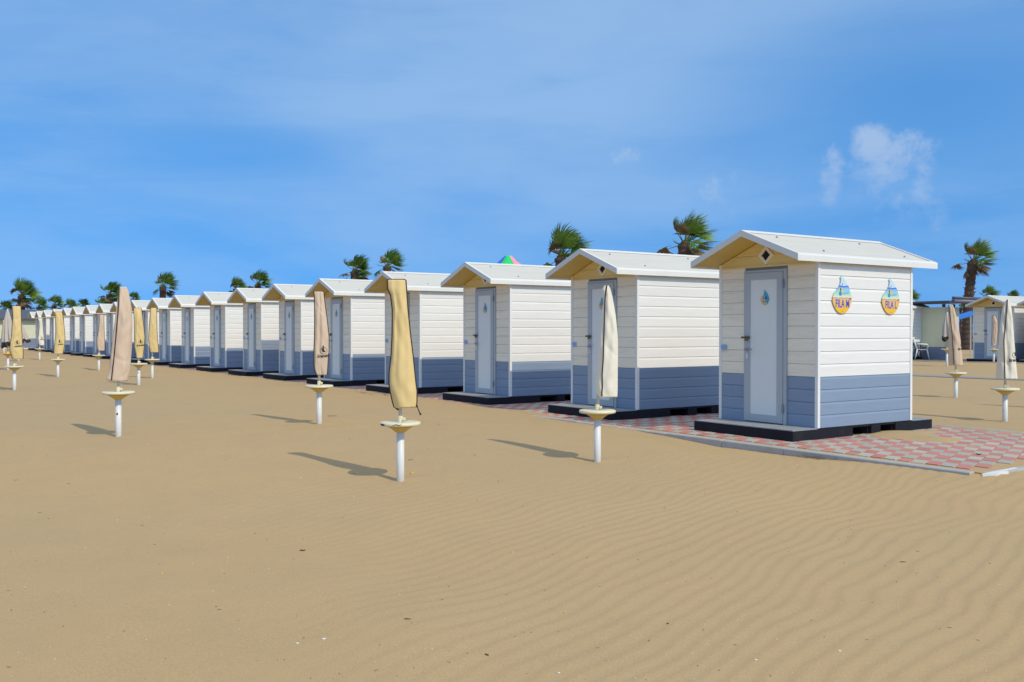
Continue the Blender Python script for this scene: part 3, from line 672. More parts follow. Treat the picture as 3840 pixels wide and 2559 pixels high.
class Cover:
    """flattened fabric bag: outline given as (z, left, right) from top to bottom, in metres from the pole"""
    def __init__(s, prof, flat=.62, seed=0, wr=.009):
        s.p = sorted(prof); s.z = np.array([a for a, b, c in s.p]); s.l = np.array([b for a, b, c in s.p]); s.r = np.array([c for a, b, c in s.p])
        s.flat = flat; s.seed = seed; s.wr = wr
    def at(s, z):
        L, Rr = np.interp(z, s.z, s.l), np.interp(z, s.z, s.r); return (L+Rr)/2, max(.006, (Rr-L)/2)
    def point(s, z, th, off=0.0):
        c, a = s.at(z); H = s.z[-1]-s.z[0]; t = (z-s.z[0])/H
        b = max(.022, min(a*s.flat, .085))*(1 - .55*max(0, (t-.8)/.2)**2); sd = s.seed
        w = s.wr*(math.sin(3*th + 2.2*z + sd) * .8 + .6*math.sin(7*th - 5*z + sd*2) + .5*math.sin(11*z + 2*th + sd) + 1.1*math.sin(2*th + sd)*(.3+.7*abs(2*t-1))
                  + .7*math.sin(19*z + 5*th + sd*3)*math.sin(4*z+sd) + .5*math.sin(31*z - 3*th + sd)*max(0, math.sin(2.3*z*3 + sd)))
        for q in range(4):                                       # long soft folds and short tension creases
            t0 = sd*1.7 + q*1.9; ph = ((th - t0 - .5*math.sin(1.5*z + q + sd)*(z - .6) + math.pi) % (2*math.pi)) - math.pi
            w -= (.026 if q < 2 else .015)*math.exp(-(ph/.20)**2)*(.35 + .65*abs(math.sin(1.8*z + q*2 + sd)))
            zc = s.z[0] + H*((.37*q + .21*sd) % 1); pz = (z - zc + .10*math.sin(th + q))/.028
            w -= .011*math.exp(-pz*pz)*max(0, math.cos(th - t0*2))
        if s.flat < .7: ph = th + .72 - .25*math.sin(2.1*z + sd); w -= .034*math.exp(-(ph/.17)**2)*(.45 + .55*abs(math.sin(1.3*z + sd)))
        k = 1 + (w)/max(a, .05)*(.25 if abs(math.sin(th)) > .93 else 1)
        return Vector((c + (a+off)*math.sin(th), -(b*k + off)*math.cos(th), z))
def build_cover(root, cov, mat, seam=None, edge=True, tails=True, logo=None, hem=.03):
    nz, nt = 84, 64; z0, z1 = cov.z[0], cov.z[-1]; m = MB()
    zs = [z0 + (z1-z0)*i/nz for i in range(nz+1)]
    for z in zs:
        for k in range(nt): m.v.append(tuple(cov.point(z, 2*math.pi*k/nt)))
    for i in range(nz):
        for k in range(nt): m.f.append((i*nt+k, i*nt+(k+1) % nt, (i+1)*nt+(k+1) % nt, (i+1)*nt+k)); m.m.append(0)
    m.f.append(tuple(nz*nt+k for k in range(nt))); m.m.append(0)
    # inner face of the open lower end
    n0 = len(m.v)
    for k in range(nt):
        p = cov.point(z0, 2*math.pi*k/nt); q = Vector((cov.at(z0)[0], 0, z0+.10)); m.v.append(tuple(p.lerp(q, .25)))
    for k in range(nt): m.f.append((k, (k+1) % nt, n0+(k+1) % nt, n0+k)); m.m.append(0)
    cv = m.build('cover', mat, root, True)
    rp = .0078
    if edge:
        for th in (-math.pi/2, math.pi/2):
            p = MB(); p.tube([cov.point(z, th, .003) for z in zs], rp, 6); p.build('piping', 'piping', cv, True)
        p = MB(); c, a = cov.at(z1); p.tube([Vector((c + a*math.sin(t), -.004, z1+.002)) for t in np.linspace(-math.pi/2, math.pi/2, 9)], rp, 6); p.build('piping', 'piping', cv, True)
    if seam:
        zz = np.array([q[0] for q in seam])[::-1]; xx = np.array([q[1] for q in seam])[::-1]; pts = []
        for z in zs:
            if z < zz[0] or z > zz[-1]+.01: continue
            c, a = cov.at(z); s = max(-.97, min(.97, (np.interp(z, zz, xx) - c)/a)); pts.append(cov.point(z, math.asin(s), .003))
        p = MB(); p.tube(pts, rp*.9, 6); p.build('piping', 'piping', cv, True)
    if tails:
        c, a = cov.at(z0+.05); p = MB()
        e = cov.point(z0+.04, math.pi/2, .003); p.tube([e, e+Vector((.012, -.004, -.05)), e+Vector((.03, -.004, -.095)), e+Vector((.042, -.004, -.115))], [.005, .005, .006, .012], 6)
        e = cov.point(z0+.01, -math.pi/2, .003); p.tube([e, e+Vector((.02, -.004, -.02)), e+Vector((.045, -.006, -.032))], [.005, .006, .010], 6)
        p.build('cord_tail', 'piping', cv, True)
    if logo:
        lx, lz, sc = logo; sc *= 1.2
        def lay(name, vs, fs):
            out = []
            for x, z in vs:
                X, Z = lx + x*sc, lz + z*sc; c, a = cov.at(Z); out.append(tuple(cov.point(Z, math.asin(max(-.985, min(.985, (X-c)/a))), .0035)))
            me = bpy.data.meshes.new(name); me.from_pydata(out, [], fs); me.materials.append(M['print_dark']); put(name, me, cv)
        vs, fs = text_mesh('Sirenetta', .058, .78, .0016, .22); lay('lettering', [(x, z + .10*x) for x, z in vs], fs)
        n = 28; ro, ri, cx, cz = .042, .0385, .004, .082; vs = [(cx+r*math.cos(2*math.pi*k/n), cz+r*math.sin(2*math.pi*k/n)) for r in (ro, ri) for k in range(n)]
        lay('emblem', vs, [(k, (k+1) % n, n+(k+1) % n, n+k) for k in range(n)])
        fig = [(-.012, .066), (.014, .064), (.030, .072), (.022, .080), (.010, .086), (.012, .104), (.006, .118), (.010, .134), (.002, .148), (-.006, .136), (-.004, .120), (-.012, .108), (-.022, .096), (-.010, .088)]
        lay('emblem', [(.0, .095)] + fig, [(0, 1+k, 1+(k+1) % len(fig)) for k in range(len(fig))])
    return cv
def Z(scale, c, z0, rows): return [(z0 - scale*y, (a-c)*scale, (b-c)*scale) for y, a, b in rows]
def S(scale, c, z0, rows): return [(z0 - scale*y, (a-c)*scale) for y, a in rows]

UMB = [
 dict(at=(-1.04, 8.89), k=1.047, mat='cover_yellow', lab='big yellow covered umbrella in the foreground on a scorched tray, nearest of all', seed=1.3,
      prof=Z(.001268, 197, 1.9195, [(35,105,235),(100,108,240),(150,130,243),(250,142,250),(330,142,258),(450,140,270),(600,132,288),(720,118,300),(800,118,308),(850,125,315),(930,142,315),(972,155,310)]), edge=True, tails=True, tray=.553, burnt=True),
 dict(at=(.91, 10.16), k=1.047, mat='cover_white', lab='cream white covered umbrella in front of the second hut door', seed=2.1, edge=False, tails=False, tray=.557,
      prof=Z(.001284, 227, 1.937, [(45,285,318),(70,268,332),(130,275,348),(200,270,362),(300,258,378),(400,250,388),(500,242,396),(650,228,396),(780,214,394),(850,205,394),(900,212,394),(950,228,392),(968,240,392)]),
      seam=S(.001284, 227, 1.937, [(45,303),(150,290),(400,282),(650,275),(780,266),(880,268),(966,262)])),
 dict(at=(-2.88, 14.25), mat='cover_pink', lab='pinkish covered umbrella with the Sirenetta print standing left of the big yellow one', seed=3.7, edge=True, tails=False, tray=.585,
      prof=Z(.001396, 223, 2.0756, [(68,170,272),(120,178,275),(220,180,287),(400,180,310),(560,178,326),(700,172,325),(800,172,315),(890,176,310),(930,187,307),(960,200,303)]), logo=(.060, 1.000, 1.0)),
 dict(at=(-5.17, 12.53), mat='cover_pink', lab='tall plain pinkish covered umbrella at the left with a flared lower hem', seed=4.4, edge=False, tails=False, tray=.60, chip=True,
      prof=Z(.00134, 222, 2.029, [(42,235,300),(80,232,318),(150,222,332),(250,208,348),(350,196,354),(450,184,354),(600,168,350),(750,150,340),(850,140,330),(900,128,322),(945,112,310),(965,140,306)]),
      seam=S(.00134, 222, 2.029, [(42,237),(200,232),(450,212),(700,190),(960,162)])),
 dict(at=(-11.70, 22.44), mat='cover_yellow', lab='yellow covered umbrella with print at the far left, in front of the open grey one', seed=5.2, edge=True, tails=False, tray=.567,
      prof=Z(.001119, 310, 2.1516, [(160,278,435),(220,282,440),(400,290,442),(600,275,448),(800,265,455),(950,240,462),(1080,230,472),(1200,260,475),(1270,280,470)]), logo=(.06, 1.01, .95)),
 dict(at=(-13.71, 28.82), mat='cover_yellow', lab='yellow covered umbrella with print before the far half of the hut row', seed=6.6, edge=True, tails=False, tray=.54,
      prof=Z(.001437, 1222, 2.365, [(285,1168,1305),(350,1180,1315),(500,1182,1335),(700,1185,1352),(850,1175,1360),(1000,1160,1345),(1160,1150,1318)]), logo=(.045, .96, .95)),
 dict(at=(-22.57, 45.61), mat='cover_white', lab='small white covered umbrella with print before the farthest huts', seed=7.1, edge=True, tails=False, tray=.54,
      prof=Z(.002275, 832, 2.93, [(420,805,885),(500,830,890),(600,832,897),(700,820,903),(850,805,918),(950,818,925),(985,830,922)]), logo=(.10, .95, .9)),
 dict(at=(-14.50, 33.50), mat='cover_pink', lab='small plain pinkish covered umbrella left of the tall flared one', seed=8.8, edge=True, tails=False, tray=.545,
      prof=Z(.002983, 1175, 3.645, [(568,1185,1232),(650,1183,1232),(780,1170,1235),(850,1155,1238),(920,1155,1240),(990,1165,1238)])),
 dict(at=(-9.57, 24.47), mat='cover_yellow', lab='yellow covered umbrella with print just right of the tall flared one, post chipped with rust', seed=9.4, edge=True, tails=False, tray=.56, chip=True,
      prof=Z(.002178, 1640, 3.039, [(490,1590,1670),(560,1592,1678),(700,1595,1695),(830,1597,1707),(950,1595,1700),(1020,1610,1690),(1075,1617,1683)]), logo=(.045, 1.0, .95)),
 dict(at=(-10.58, 28.07), mat='cover_yellow', lab='plain yellow covered umbrella without print, right of its printed twin', seed=10.9, edge=True, tails=False, tray=.563,
      prof=Z(.002501, 362, 3.597, [(613,348,412),(700,342,413),(850,330,415),(980,325,420),(1080,332,430),(1135,345,433)])),
 dict(at=(-31.6, 59.39), mat='cover_yellow', lab='tiny yellow covered umbrella at the left edge behind the open grey one', seed=11.2, edge=True, tails=False, tray=.54,
      prof=[(2.06,-.04,.12),(1.7,-.07,.12),(1.2,-.13,.14),(.95,-.14,.13),(.74,-.10,.12)]),
 dict(at=(9.25, 19.89), mat='cover_pink', lab='pinkish covered umbrella leaning right, beside the nearest hut on the right', seed=12.3, edge=False, tails=False, tray=.53,
      prof=Z(.002834, 478, 3.4, [(517,425,455),(560,425,470),(650,427,490),(750,428,505),(850,428,515),(920,428,522),(962,430,525)]),
      seam=S(.002834, 478, 3.4, [(517,427),(700,450),(850,459),(960,465)]), logo=(.125, 1.0, .95)),
 dict(at=(7.56, 14.63), mat='cover_white', lab='cream white covered umbrella with print near the right edge', seed=13.8, edge=False, tails=False, tray=.52,
      prof=Z(.002084, 841, 2.8697, [(478,848,860),(490,836,868),(500,832,872),(560,818,882),(650,806,890),(750,800,897),(850,793,905),(950,785,912),(1060,778,922)]),
      seam=S(.002084, 841, 2.8697, [(480,853),(600,845),(780,832),(900,835),(1062,840)]), logo=(.140, .93, 1.0)),
 dict(at=(21.4, 42.4), mat='cover_pink', lab='pinkish covered umbrella half hidden behind the cream one at the right edge', seed=14.5, edge=True, tails=False, tray=.57,
      prof=[(2.05,-.06,.06),(1.8,-.08,.14),(1.4,-.08,.15),(1.0,-.09,.12),(.72,-.08,.10)]),
 dict(at=(10.25, 16.45), mat='cover_white', lab='covered umbrella just past the right edge, seen by its shadow on the sand', seed=15.0, edge=True, tails=False, tray=.56,
      prof=[(1.95,-.08,.08),(1.6,-.10,.12),(1.1,-.14,.14),(.72,-.12,.13)]),
]
def rust(root, z, x):
    m = MB(); n = 9
    m.v = [(x + .0*k, -.0392, z) for k in (0,)]
    pts = [(math.asin(max(-.95, min(.95, (x + .012*math.cos(t)*(1+.4*math.sin(3*t)))/.0385))), z + .022*math.sin(t)*(1+.3*math.cos(2*t))) for t in np.linspace(0, 2*math.pi, n, endpoint=False)]
    m.v = [(.0392*math.sin(a), -.0392*math.cos(a), zz) for a, zz in pts]; m.f = [tuple(range(n))]; m.m = [0]
    m.build('rust_patch', 'brown_wood', root)
for d in UMB:
    x0, y0 = d['at']; g = 0.0                         # surveyed on the paving's level; slide along the ground to the local sand height
    for _ in range(5): f_ = (CAM_H - g)/CAM_H; x, y = x0*f_, y0*f_; g = gz(x, y)
    d['prof'] = [(a*f_, b*f_, c*f_) for a, b, c in d['prof']]; d['tray'] *= f_
    if d.get('seam'): d['seam'] = [(a*f_, b*f_) for a, b in d['seam']]
    if d.get('logo'): d['logo'] = (d['logo'][0]*f_, d['logo'][1]*f_, d['logo'][2])
    root = thing('covered_umbrella', d['lab'], 'umbrella', (x, y, g), -math.atan2(x, y), 'umbrellas in covers on the beach')
    cov = Cover(d['prof'], .62 if d['edge'] else .72, d['seed']); zt, zb = cov.z[-1], cov.z[0]
    # the covers hang from the pole; its lean follows the cover's middle
    c_top = cov.at(zt-.2)[0]
    umbrella_stand(root, d['tray'], False, zt-.15, c_top*.9)
    build_cover(root, cov, d['mat'], d.get('seam'), d['edge'], d['tails'], d.get('logo'))
    if d.get('chip'): rust(root, .30, -.015)
    if d.get('burnt'):
        zt_ = d['tray']; rr = .2045; m = MB(); n = 10
        pts = [(-1.05 + .20*math.cos(t)*(1+.25*math.sin(4*t)), zt_-.019 + .011*math.sin(t)) for t in np.linspace(0, 2*math.pi, n, endpoint=False)]
        m.v = [(rr*math.sin(a), -rr*math.cos(a), zz) for a, zz in pts]; m.f = [tuple(range(n))]; m.m = [0]; m.build('scorch_mark', 'print_dark', root)
        m = MB(); m.tube([(rr*math.sin(a), -rr*math.cos(a), zt_-.012 + .005*math.sin(a*23)) for a in np.linspace(-.40, .05, 9)], [.001, .002, .003, .0025, .003, .003, .004, .003, .001], 5); m.build('crack', 'print_dark', root)

def furled(at, lab, fab, orange, tray, z0, z1, wl, seed):
    x, y = at; root = thing('furled_umbrella', lab, 'umbrella', (x, y, gz(x, y)), -math.atan2(x, y), 'furled umbrellas without covers')
    umbrella_stand(root, tray, orange, z1+.02); m = MB(); nt, nz = 48, 18; rnd = random.Random(seed); ph = [rnd.uniform(0, 6) for _ in range(4)]
    for i in range(nz+1):
        t = i/nz
        for k in range(nt):
            th = 2*math.pi*k/nt; fold = 1 + (.12 + .30*t)*math.sin(8*th + ph[0] + .6*math.sin(3*t+ph[1])) + .12*t*math.sin(3*th+ph[2])
            r = (.035 + (wl-.035)*t**.9*(1 - .15*t*t))*fold; lean = .10*t*t*wl/.2
            z = z1 - (z1-z0)*t - (.10*t**3)*max(0, math.sin(8*th+ph[0]+1.2)) + .03*t**4*math.sin(5*th+ph[3])
            m.v.append((r*math.cos(th)*1.05 + lean, r*math.sin(th)*.85, z))
    for i in range(nz):
        for k in range(nt): m.f.append((i*nt+k, i*nt+(k+1) % nt, (i+1)*nt+(k+1) % nt, (i+1)*nt+k)); m.m.append(1 if i >= nz-2 else 0)
    m.build('canopy', [fab, 'piping'], root, True)
    m = MB(); m.lathe([(.03, z1-.02), (.028, z1+.02), (.008, z1+.05)], 12); m.build('finial', 'pole_white', root, True)
furled((-17.22, 32.61), 'furled grey white umbrella with dark hem on an orange tray at the left', 'fabric_grey', True, .566, .84, 2.02, .22, 1)
furled((-22.06, 42.69), 'furled grey umbrella with brown hem peeking out behind the yellow one at the left', 'fabric_grey', False, .63, .90, 2.0, .27, 2)
furled((15.76, 34.59), 'furled dark hemmed umbrella mostly hidden behind the leaning pinkish one', 'fabric_grey', False, .63, .98, 1.9, .24, 3)

# ------------------------------------------------------------------ palms, bent by the wind from the left
WIND = Vector((1, .12, .10))
def frond_mesh(rnd, az, el, Lp, Rf, dry, nl=30, fx=1.0):
    """one fan leaf with its stalk, rooted at the crown's centre; bent by wind and weight"""
    m = MB(); d = (Vector((math.cos(az)*math.cos(el), math.sin(az)*math.cos(el), math.sin(el))) + (Vector((.38, 0, .12)) if not dry else Vector((.2, 0, 0)))).normalized(); p = Vector((0, 0, 0)) + d*.10; pts = [p.copy()]
    k = .6 if not dry else .35
    n = 6
    for i in range(n):
        d = (d + (WIND*k*(.4 if el > 1.1 else .75) + Vector((0, 0, -.35 if not dry else -.9)))*(Lp/n)*.55).normalized(); p = p + d*(Lp/n); pts.append(p.copy())
    m.tube(pts, [.030, .026, .022, .019, .017, .015, .013], 4)
    side = d.cross(Vector((0, 0, 1)));
    if side.length < .1: side = Vector((0, 1, 0))
    side.normalize(); up = side.cross(d).normalized()
    roll = rnd.uniform(-.6, .6); side, up = side*math.cos(roll) + up*math.sin(roll), up*math.cos(roll) - side*math.sin(roll)
    for j in range(nl):
        a = (j/(nl-1) - .5)*R(165 if not dry else 110) + rnd.uniform(-.05, .05)
        ld = (d*math.cos(a) + side*math.sin(a) + up*(.10 - .22*abs(math.sin(a)))).normalized(); L = Rf*(.62 + .38*math.cos(a*.75))*rnd.uniform(.86, 1.08)
        q = p.copy(); w = ld.cross(up).normalized(); segs = 5; ring = []; flex = rnd.uniform(.8, 1.3)
        for i in range(segs+1):
            t = i/segs; ww = .046*(1 - t)**.6*(1 if t > .1 else .75) + .002
            ring.append((q - w*ww, q + w*ww))
            ld = (ld + (WIND*(.62*fx if not dry else .6)*flex*(.15+t) + Vector((0, 0, -.22*t if not dry else -.6*t)))*.62).normalized(); q = q + ld*(L/segs)
        o = len(m.v)
        for a1, b1 in ring: m.v += [tuple(a1), tuple(b1)]
        for i in range(segs): m.f.append((o+2*i, o+2*i+1, o+2*i+3, o+2*i+2)); m.m.append(0)
    return m
def palm_variant(seed, n_live=19, n_dry=8, th=8.0):
    rnd = random.Random(seed); live, dry = [], []
    for i in range(n_live):
        el = R(84) - (i/(n_live-1))**1.15*R(105) + rnd.uniform(-.12, .12); az = i*2.39996 + rnd.uniform(-.25, .25)
        lee = math.cos(az)*math.cos(el) < -.45
        live.append((frond_mesh(rnd, az, el, rnd.uniform(.45, .80), rnd.uniform(.85, 1.2)*(.75 if lee else 1), False, 30, 1.8 if lee else rnd.uniform(.6, 1.2)), 'frond_dark' if rnd.random() < .4 else 'frond_dry' if lee and rnd.random() < .35 else 'frond_green'))
    for i in range(n_dry):
        az = rnd.uniform(-1.6, 1.9) if i % 4 else i*2.4; dry.append((frond_mesh(rnd, az, R(rnd.uniform(-60, -15)), rnd.uniform(.45, .8), rnd.uniform(.6, .85), True, 16), 'frond_dry'))
    return live, dry
def trunk_mesh(seed, H, r0, r1, lean):
    rnd = random.Random(seed); m = MB(); n, nz = 14, int(H/.16)
    c = lambda t: Vector((lean*t*t, .1*lean*math.sin(3*t), H*t))
    for i in range(nz+1):
        t = i/nz; r = r0 + (r1-r0)*t + .10*math.exp(-t*14) + (.07 if t > .8 else 0)*((t-.8)/.2)
        for k in range(n):
            th = 2*math.pi*k/n; rr = r*(1 + .05*((i % 2)*2-1) + rnd.uniform(-.05, .05)); m.v.append(tuple(c(t) + Vector((rr*math.cos(th), rr*math.sin(th), 0))))
    for i in range(nz):
        for k in range(n): m.f.append((i*n+k, i*n+(k+1) % n, (i+1)*n+(k+1) % n, (i+1)*n+k)); m.m.append(0)
    m.f.append(tuple(nz*n+k for k in range(n))); m.m.append(0)
    for j in range(90):                                     # old leaf bases
        t = .45 + .54*rnd.random(); th = rnd.uniform(0, 6.28); r = r0 + (r1-r0)*t; b = c(t); o = Vector((math.cos(th), math.sin(th), 0)); s = Vector((-o.y, o.x, 0))*.05
        p = b + o*r*.9; L = rnd.uniform(.10, .26)
        m.add([p-s, p+s, p+Vector((0, 0, .09)), p+o*L*.7+Vector((0, 0, L*.55))], [(0, 1, 3), (1, 2, 3), (2, 0, 3)])
    return m
def join(ms):
    out = MB(); mats = []
    for m, mat in ms:
        if mat not in mats: mats.append(mat)
        k = mats.index(mat); o = len(out.v); out.v += m.v; out.f += [tuple(i+o for i in f) for f in m.f]; out.m += [k]*len(m.f)
    return out, mats
PV = [palm_variant(s) for s in (21, 22, 23, 24)]
def raw(m, name, mats):
    me = bpy.data.meshes.new(name); me.from_pydata(m.v, [], m.f)
    for a in mats: me.materials.append(M[a])
    if any(m.m): me.polygons.foreach_set('material_index', m.m)
    me.update(); return me
PV_F = [([raw(m, 'frond', [t]) for m, t in lv], [raw(m, 'dry_frond', [t]) for m, t in dr]) for lv, dr in PV]
PV_C = []
for lv, dr in PV: m, mats = join(lv + dr); PV_C.append(raw(m, 'crown', mats))
heart = MB(); heart.lathe([(.02, -.5), (.20, -.45), (.26, -.15), (.20, .10), (.03, .22)], 10); HEART = raw(heart, 'crown', ['trunk'])
def px_at(px, py, Y): return ((px-1920)/3580.6*Y, CAM_H + (1240-py)/3580.6*Y)
# (crown centre px x, y, crown half-width in px, depth, variant, separate fronds, trunk base x shift in m, label)
PALMS = [
 (2606, 890, 112, 57, 0, 1, 0, 'windblown palm crown rising between the first and second hut roofs'),
 (2142, 942, 110, 60, 1, 1, .3, 'windblown palm crown rising behind the second hut roof'),
 (1475, 985, 66, 92, 2, 1, 0, 'right of the pair of palms above the fourth hut roof'),
 (1352, 1003, 64, 94, 3, 1, 0, 'left of the pair of palms above the fifth hut roof'),
 (985, 1056, 50, 112, 0, 1, 0, 'palm standing above the sixth hut, right of a smaller one'),
 (898, 1074, 40, 125, 1, 0, 0, 'smaller palm above the seventh hut roof'),
 (630, 1062, 54, 112, 2, 1, 0, 'lone palm with a visible trunk above the ninth hut roof'),
 (428, 1092, 48, 118, 3, 0, 0, 'palm just left of the tall flared umbrella top'),
 (508, 1118, 28, 150, 0, 0, 0, 'small palm just right of the tall flared umbrella top'),
 (103, 1096, 60, 104, 1, 1, 0, 'big shaggy palm with a thick trunk at the far left'),
 (28, 1152, 34, 120, 2, 0, 0, 'palm at the left edge, left of the big shaggy one'),
 (158, 1142, 34, 125, 3, 0, 0, 'palm touching the right side of the big shaggy one'),
 (216, 1137, 36, 130, 0, 0, 0, 'first bushy palm over the far huts, right of the shaggy pair'),
 (272, 1146, 30, 138, 1, 0, 0, 'second bushy palm over the far huts'),
 (318, 1142, 28, 140, 2, 0, 0, 'third bushy palm over the far huts'),
 (388, 1138, 32, 140, 3, 0, 0, 'rounded bright palm below the one left of the flared umbrella'),
 (3676, 962, 80, 63.5, 0, 1, -.4, 'tall palm with a dark shaggy trunk at the right'),
 (3712, 1103, 40, 95, 1, 0, 0, 'palm crown above the roof of the rear hut at the right'),
 (3800, 1110, 30, 110, 2, 0, 0, 'small palm crown near the right edge above the rear huts'),
 (3608, 1150, 18, 130, 3, 0, 0, 'tiny palm crown left of the tall palm trunk'),
 (3418, 1112, 36, 100, 1, 0, 0, 'palm crown edge peeping out right of the nearest hut'),
 (3548, 1162, 12, 170, 2, 0, 0, 'tiny far palm above the dark pergola'),
]
TRUNKS = {}
for i, (px, py, hw, Y, va, sep, sh, lb) in enumerate(PALMS):
    x, zc = px_at(px, py, Y); sc = hw*Y/3580.6/1.42; x -= .50*sc
    base = (x + sh, Y, gz(x, Y) if Y < 140 else 0); H = zc - .35*sc - base[2]
    t = thing('palm_tree', lb, 'palm tree', base, 0, 'wind bent fan palms behind the huts')
    raw_t = trunk_mesh(40+i, max(1.5, H), .36*sc, .27*sc, -sh)
    put('trunk', raw(raw_t, 'trunk', ['trunk']), t)
    ry = random.Random(i).uniform(-.25, .25)
    if sep:
        cr = put('crown', HEART, t, (-sh, 0, H)); cr.scale = (sc,)*3; cr.rotation_euler = (0, 0, ry)
        for me in PV_F[va][0]: put('frond', me, cr)
        for me in PV_F[va][1]: put('dry_frond', me, cr)
    else:
        cr = put('crown', PV_C[va], t, (-sh, 0, H)); cr.scale = (sc,)*3; cr.rotation_euler = (0, 0, ry)

# ------------------------------------------------------------------ buildings and things behind
def row_thing(name, label, cat, u, v, z=0.0): x, y = uv2xy(u, v); return thing(name, label, cat, (x, y, z), YAW)
# cream kiosk with flat pergola roof (right); local x = depth, y = along the row
k = row_thing('cream_kiosk', 'cream and blue kiosk under a dark pergola, beside the white chair', 'kiosk', 24.9, 38.9, .10)
MB().box(0, 1.05, -1.0, 4.5, .58, 2.32).build('wall', 'cream', k); MB().box(-.006, 1.056, -1.006, 4.506, -.2, .58).build('dado', 'blue_wall', k)
for px_, py_ in ((.1, -.9), (.85, -.9), (.85, 4.3)): MB().box(px_, px_+.1, py_, py_+.1, 2.32, 2.46).build('post', 'slate', k)
MB().box(-.5, 1.5, -1.5, 4.9, 2.50, 2.58).build('roof', 'slate', k)
m = MB(); m.tube([(-.3, -1.55, 2.56), (4.2, -1.62, 2.56)], .09, 12); m.build('beam', 'purple_beam', k, True)
m = MB(); m.tube([(-.3, -1.55, 2.70), (3.4, -1.60, 2.70)], .06, 10); m.build('beam', 'slate', k, True)
tp = row_thing('blue_tarpaulin', 'blue tarpaulin awning sagging beside the palm trunk', 'tarpaulin', 27.7, 46.2, .1)
m = MB(); nx, ny = 10, 6
for i in range(nx+1):
    for j in range(ny+1):
        a, b = i/nx, j/ny; m.v.append((2.4*b, -.7 + 1.4*a, 2.32 - .28*(4*a*(1-a))*.5 - .30*(1-b) + .03*math.sin(9*a+4*b)))
for i in range(nx):
    for j in range(ny): m.f.append((i*(ny+1)+j, i*(ny+1)+j+1, (i+1)*(ny+1)+j+1, (i+1)*(ny+1)+j)); m.m.append(0)
m.build('sheet', 'tarp_blue', tp, True)
m = MB()
for a in (-.68, .68): m.tube([(.03, a, -.1), (.03, a, 2.04)], .025, 6); m.tube([(2.38, a, -.1), (2.38, a, 2.32)], .025, 6)
m.build('pole', 'pole_metal', tp)

def monobloc(label, x, y, z, rz, mat):
    c = thing('plastic_chair', label, 'chair', (x, y, z), rz)
    m = MB(); n = 8
    for i in range(n):                                       # seat with rolled front edge
        a, b = -.23+.46*i/n, -.23+.46*(i+1)/n
        f = lambda q: .43 + .02*(q/.23)**2 - (.03 if q < -.2 else 0)
        m.add([(-.22, a, f(a)), (.22, a, f(a)), (.22, b, f(b)), (-.22, b, f(b)), (-.22, a, f(a)-.02), (.22, a, f(a)-.02), (.22, b, f(b)-.02), (-.22, b, f(b)-.02)], [(0,1,2,3), (7,6,5,4), (0,4,5,1), (1,5,6,2), (2,6,7,3), (3,7,4,0)])
    m.build('seat', mat, c)
    for sx in (-1, 1):
        for sy in (-1, 1):
            m = MB(); m.tube([(sx*.20, sy*.20, .44), (sx*.235, sy*.24, .22), (sx*.265, sy*.29, 0)], [.030, .024, .020], 8); m.build('leg', mat, c, True)
        m = MB(); m.tube([(sx*.24, -.22, .44), (sx*.27, -.24, .60), (sx*.275, -.20, .655), (sx*.27, .10, .665), (sx*.22, .24, .66)], [.024, .024, .028, .028, .022], 8); m.build('armrest', mat, c, True)
    for i in range(6):
        xx = -.19 + .38*i/5; m = MB(); m.tube([(xx*.9, .20, .44), (xx, .25, .60), (xx*1.05, .31, .86 - .10*(xx/.2)**2)], .017, 6); m.build('back_slat', mat, c, True)
    m = MB(); m.tube([(-.21, .23, .45), (-.235, .27, .62), (-.21, .315, .80), (-.10, .325, .88), (.10, .325, .88), (.21, .315, .80), (.235, .27, .62), (.21, .23, .45)], .022, 8); m.build('back_frame', mat, c, True)
x, y = px_at(3458, 0, 42.0)[0], 42.0
monobloc('white slatted plastic armchair standing beside the cream kiosk', x, y, gz(x, y)+.02, R(68), 'plastic_white')
x = px_at(3428, 0, 42.4)[0]; monobloc('dark slatted plastic chair almost hidden by the nearest hut', x, 42.4, gz(x, 42.4)+.02, R(75), 'plastic_dark')

# painted conical sunshade top showing over the third hut's roof
x, zt = px_at(1906, 961, 36.0)
c = thing('painted_sunshade', 'rough conical sunshade painted blue, green and pink above the third hut roof', 'sunshade', (x, 36.0, gz(x, 36.0)))
zt -= c.location.z; n = 6; cols = ['green_paint', 'pink_paint', 'yellow_paint', 'blue_paint', 'pink_paint', 'blue_paint']
rn = random.Random(9)
for k_ in range(n):
    m = MB(); a0 = -math.pi/2 - math.pi/6 - .10 + k_*2*math.pi/n; seg, nz = 6, 12
    for i in range(nz+1):
        r = .13 + 1.25*i/nz; z = zt - .92*(r-.13)/1.0
        for j in range(seg+1):
            a = a0 + 2*math.pi/n*j/seg; q = 1 + rn.uniform(-.02, .02); m.v.append((r*q*math.cos(a), r*q*math.sin(a), z + rn.uniform(-.012, .012)))
    for i in range(nz):
        for j in range(seg): m.f.append((i*(seg+1)+j, i*(seg+1)+j+1, (i+1)*(seg+1)+j+1, (i+1)*(seg+1)+j)); m.m.append(0)
    m.build('roof_segment', cols[k_], c)
MB().lathe([(.13, zt-.03), (.10, zt+.0), (.02, zt+.012)], 12).build('cap', 'green_paint', c)
MB().lathe([(.07, -.2), (.06, zt-.06)], 12).build('post', 'brown_wood', c)

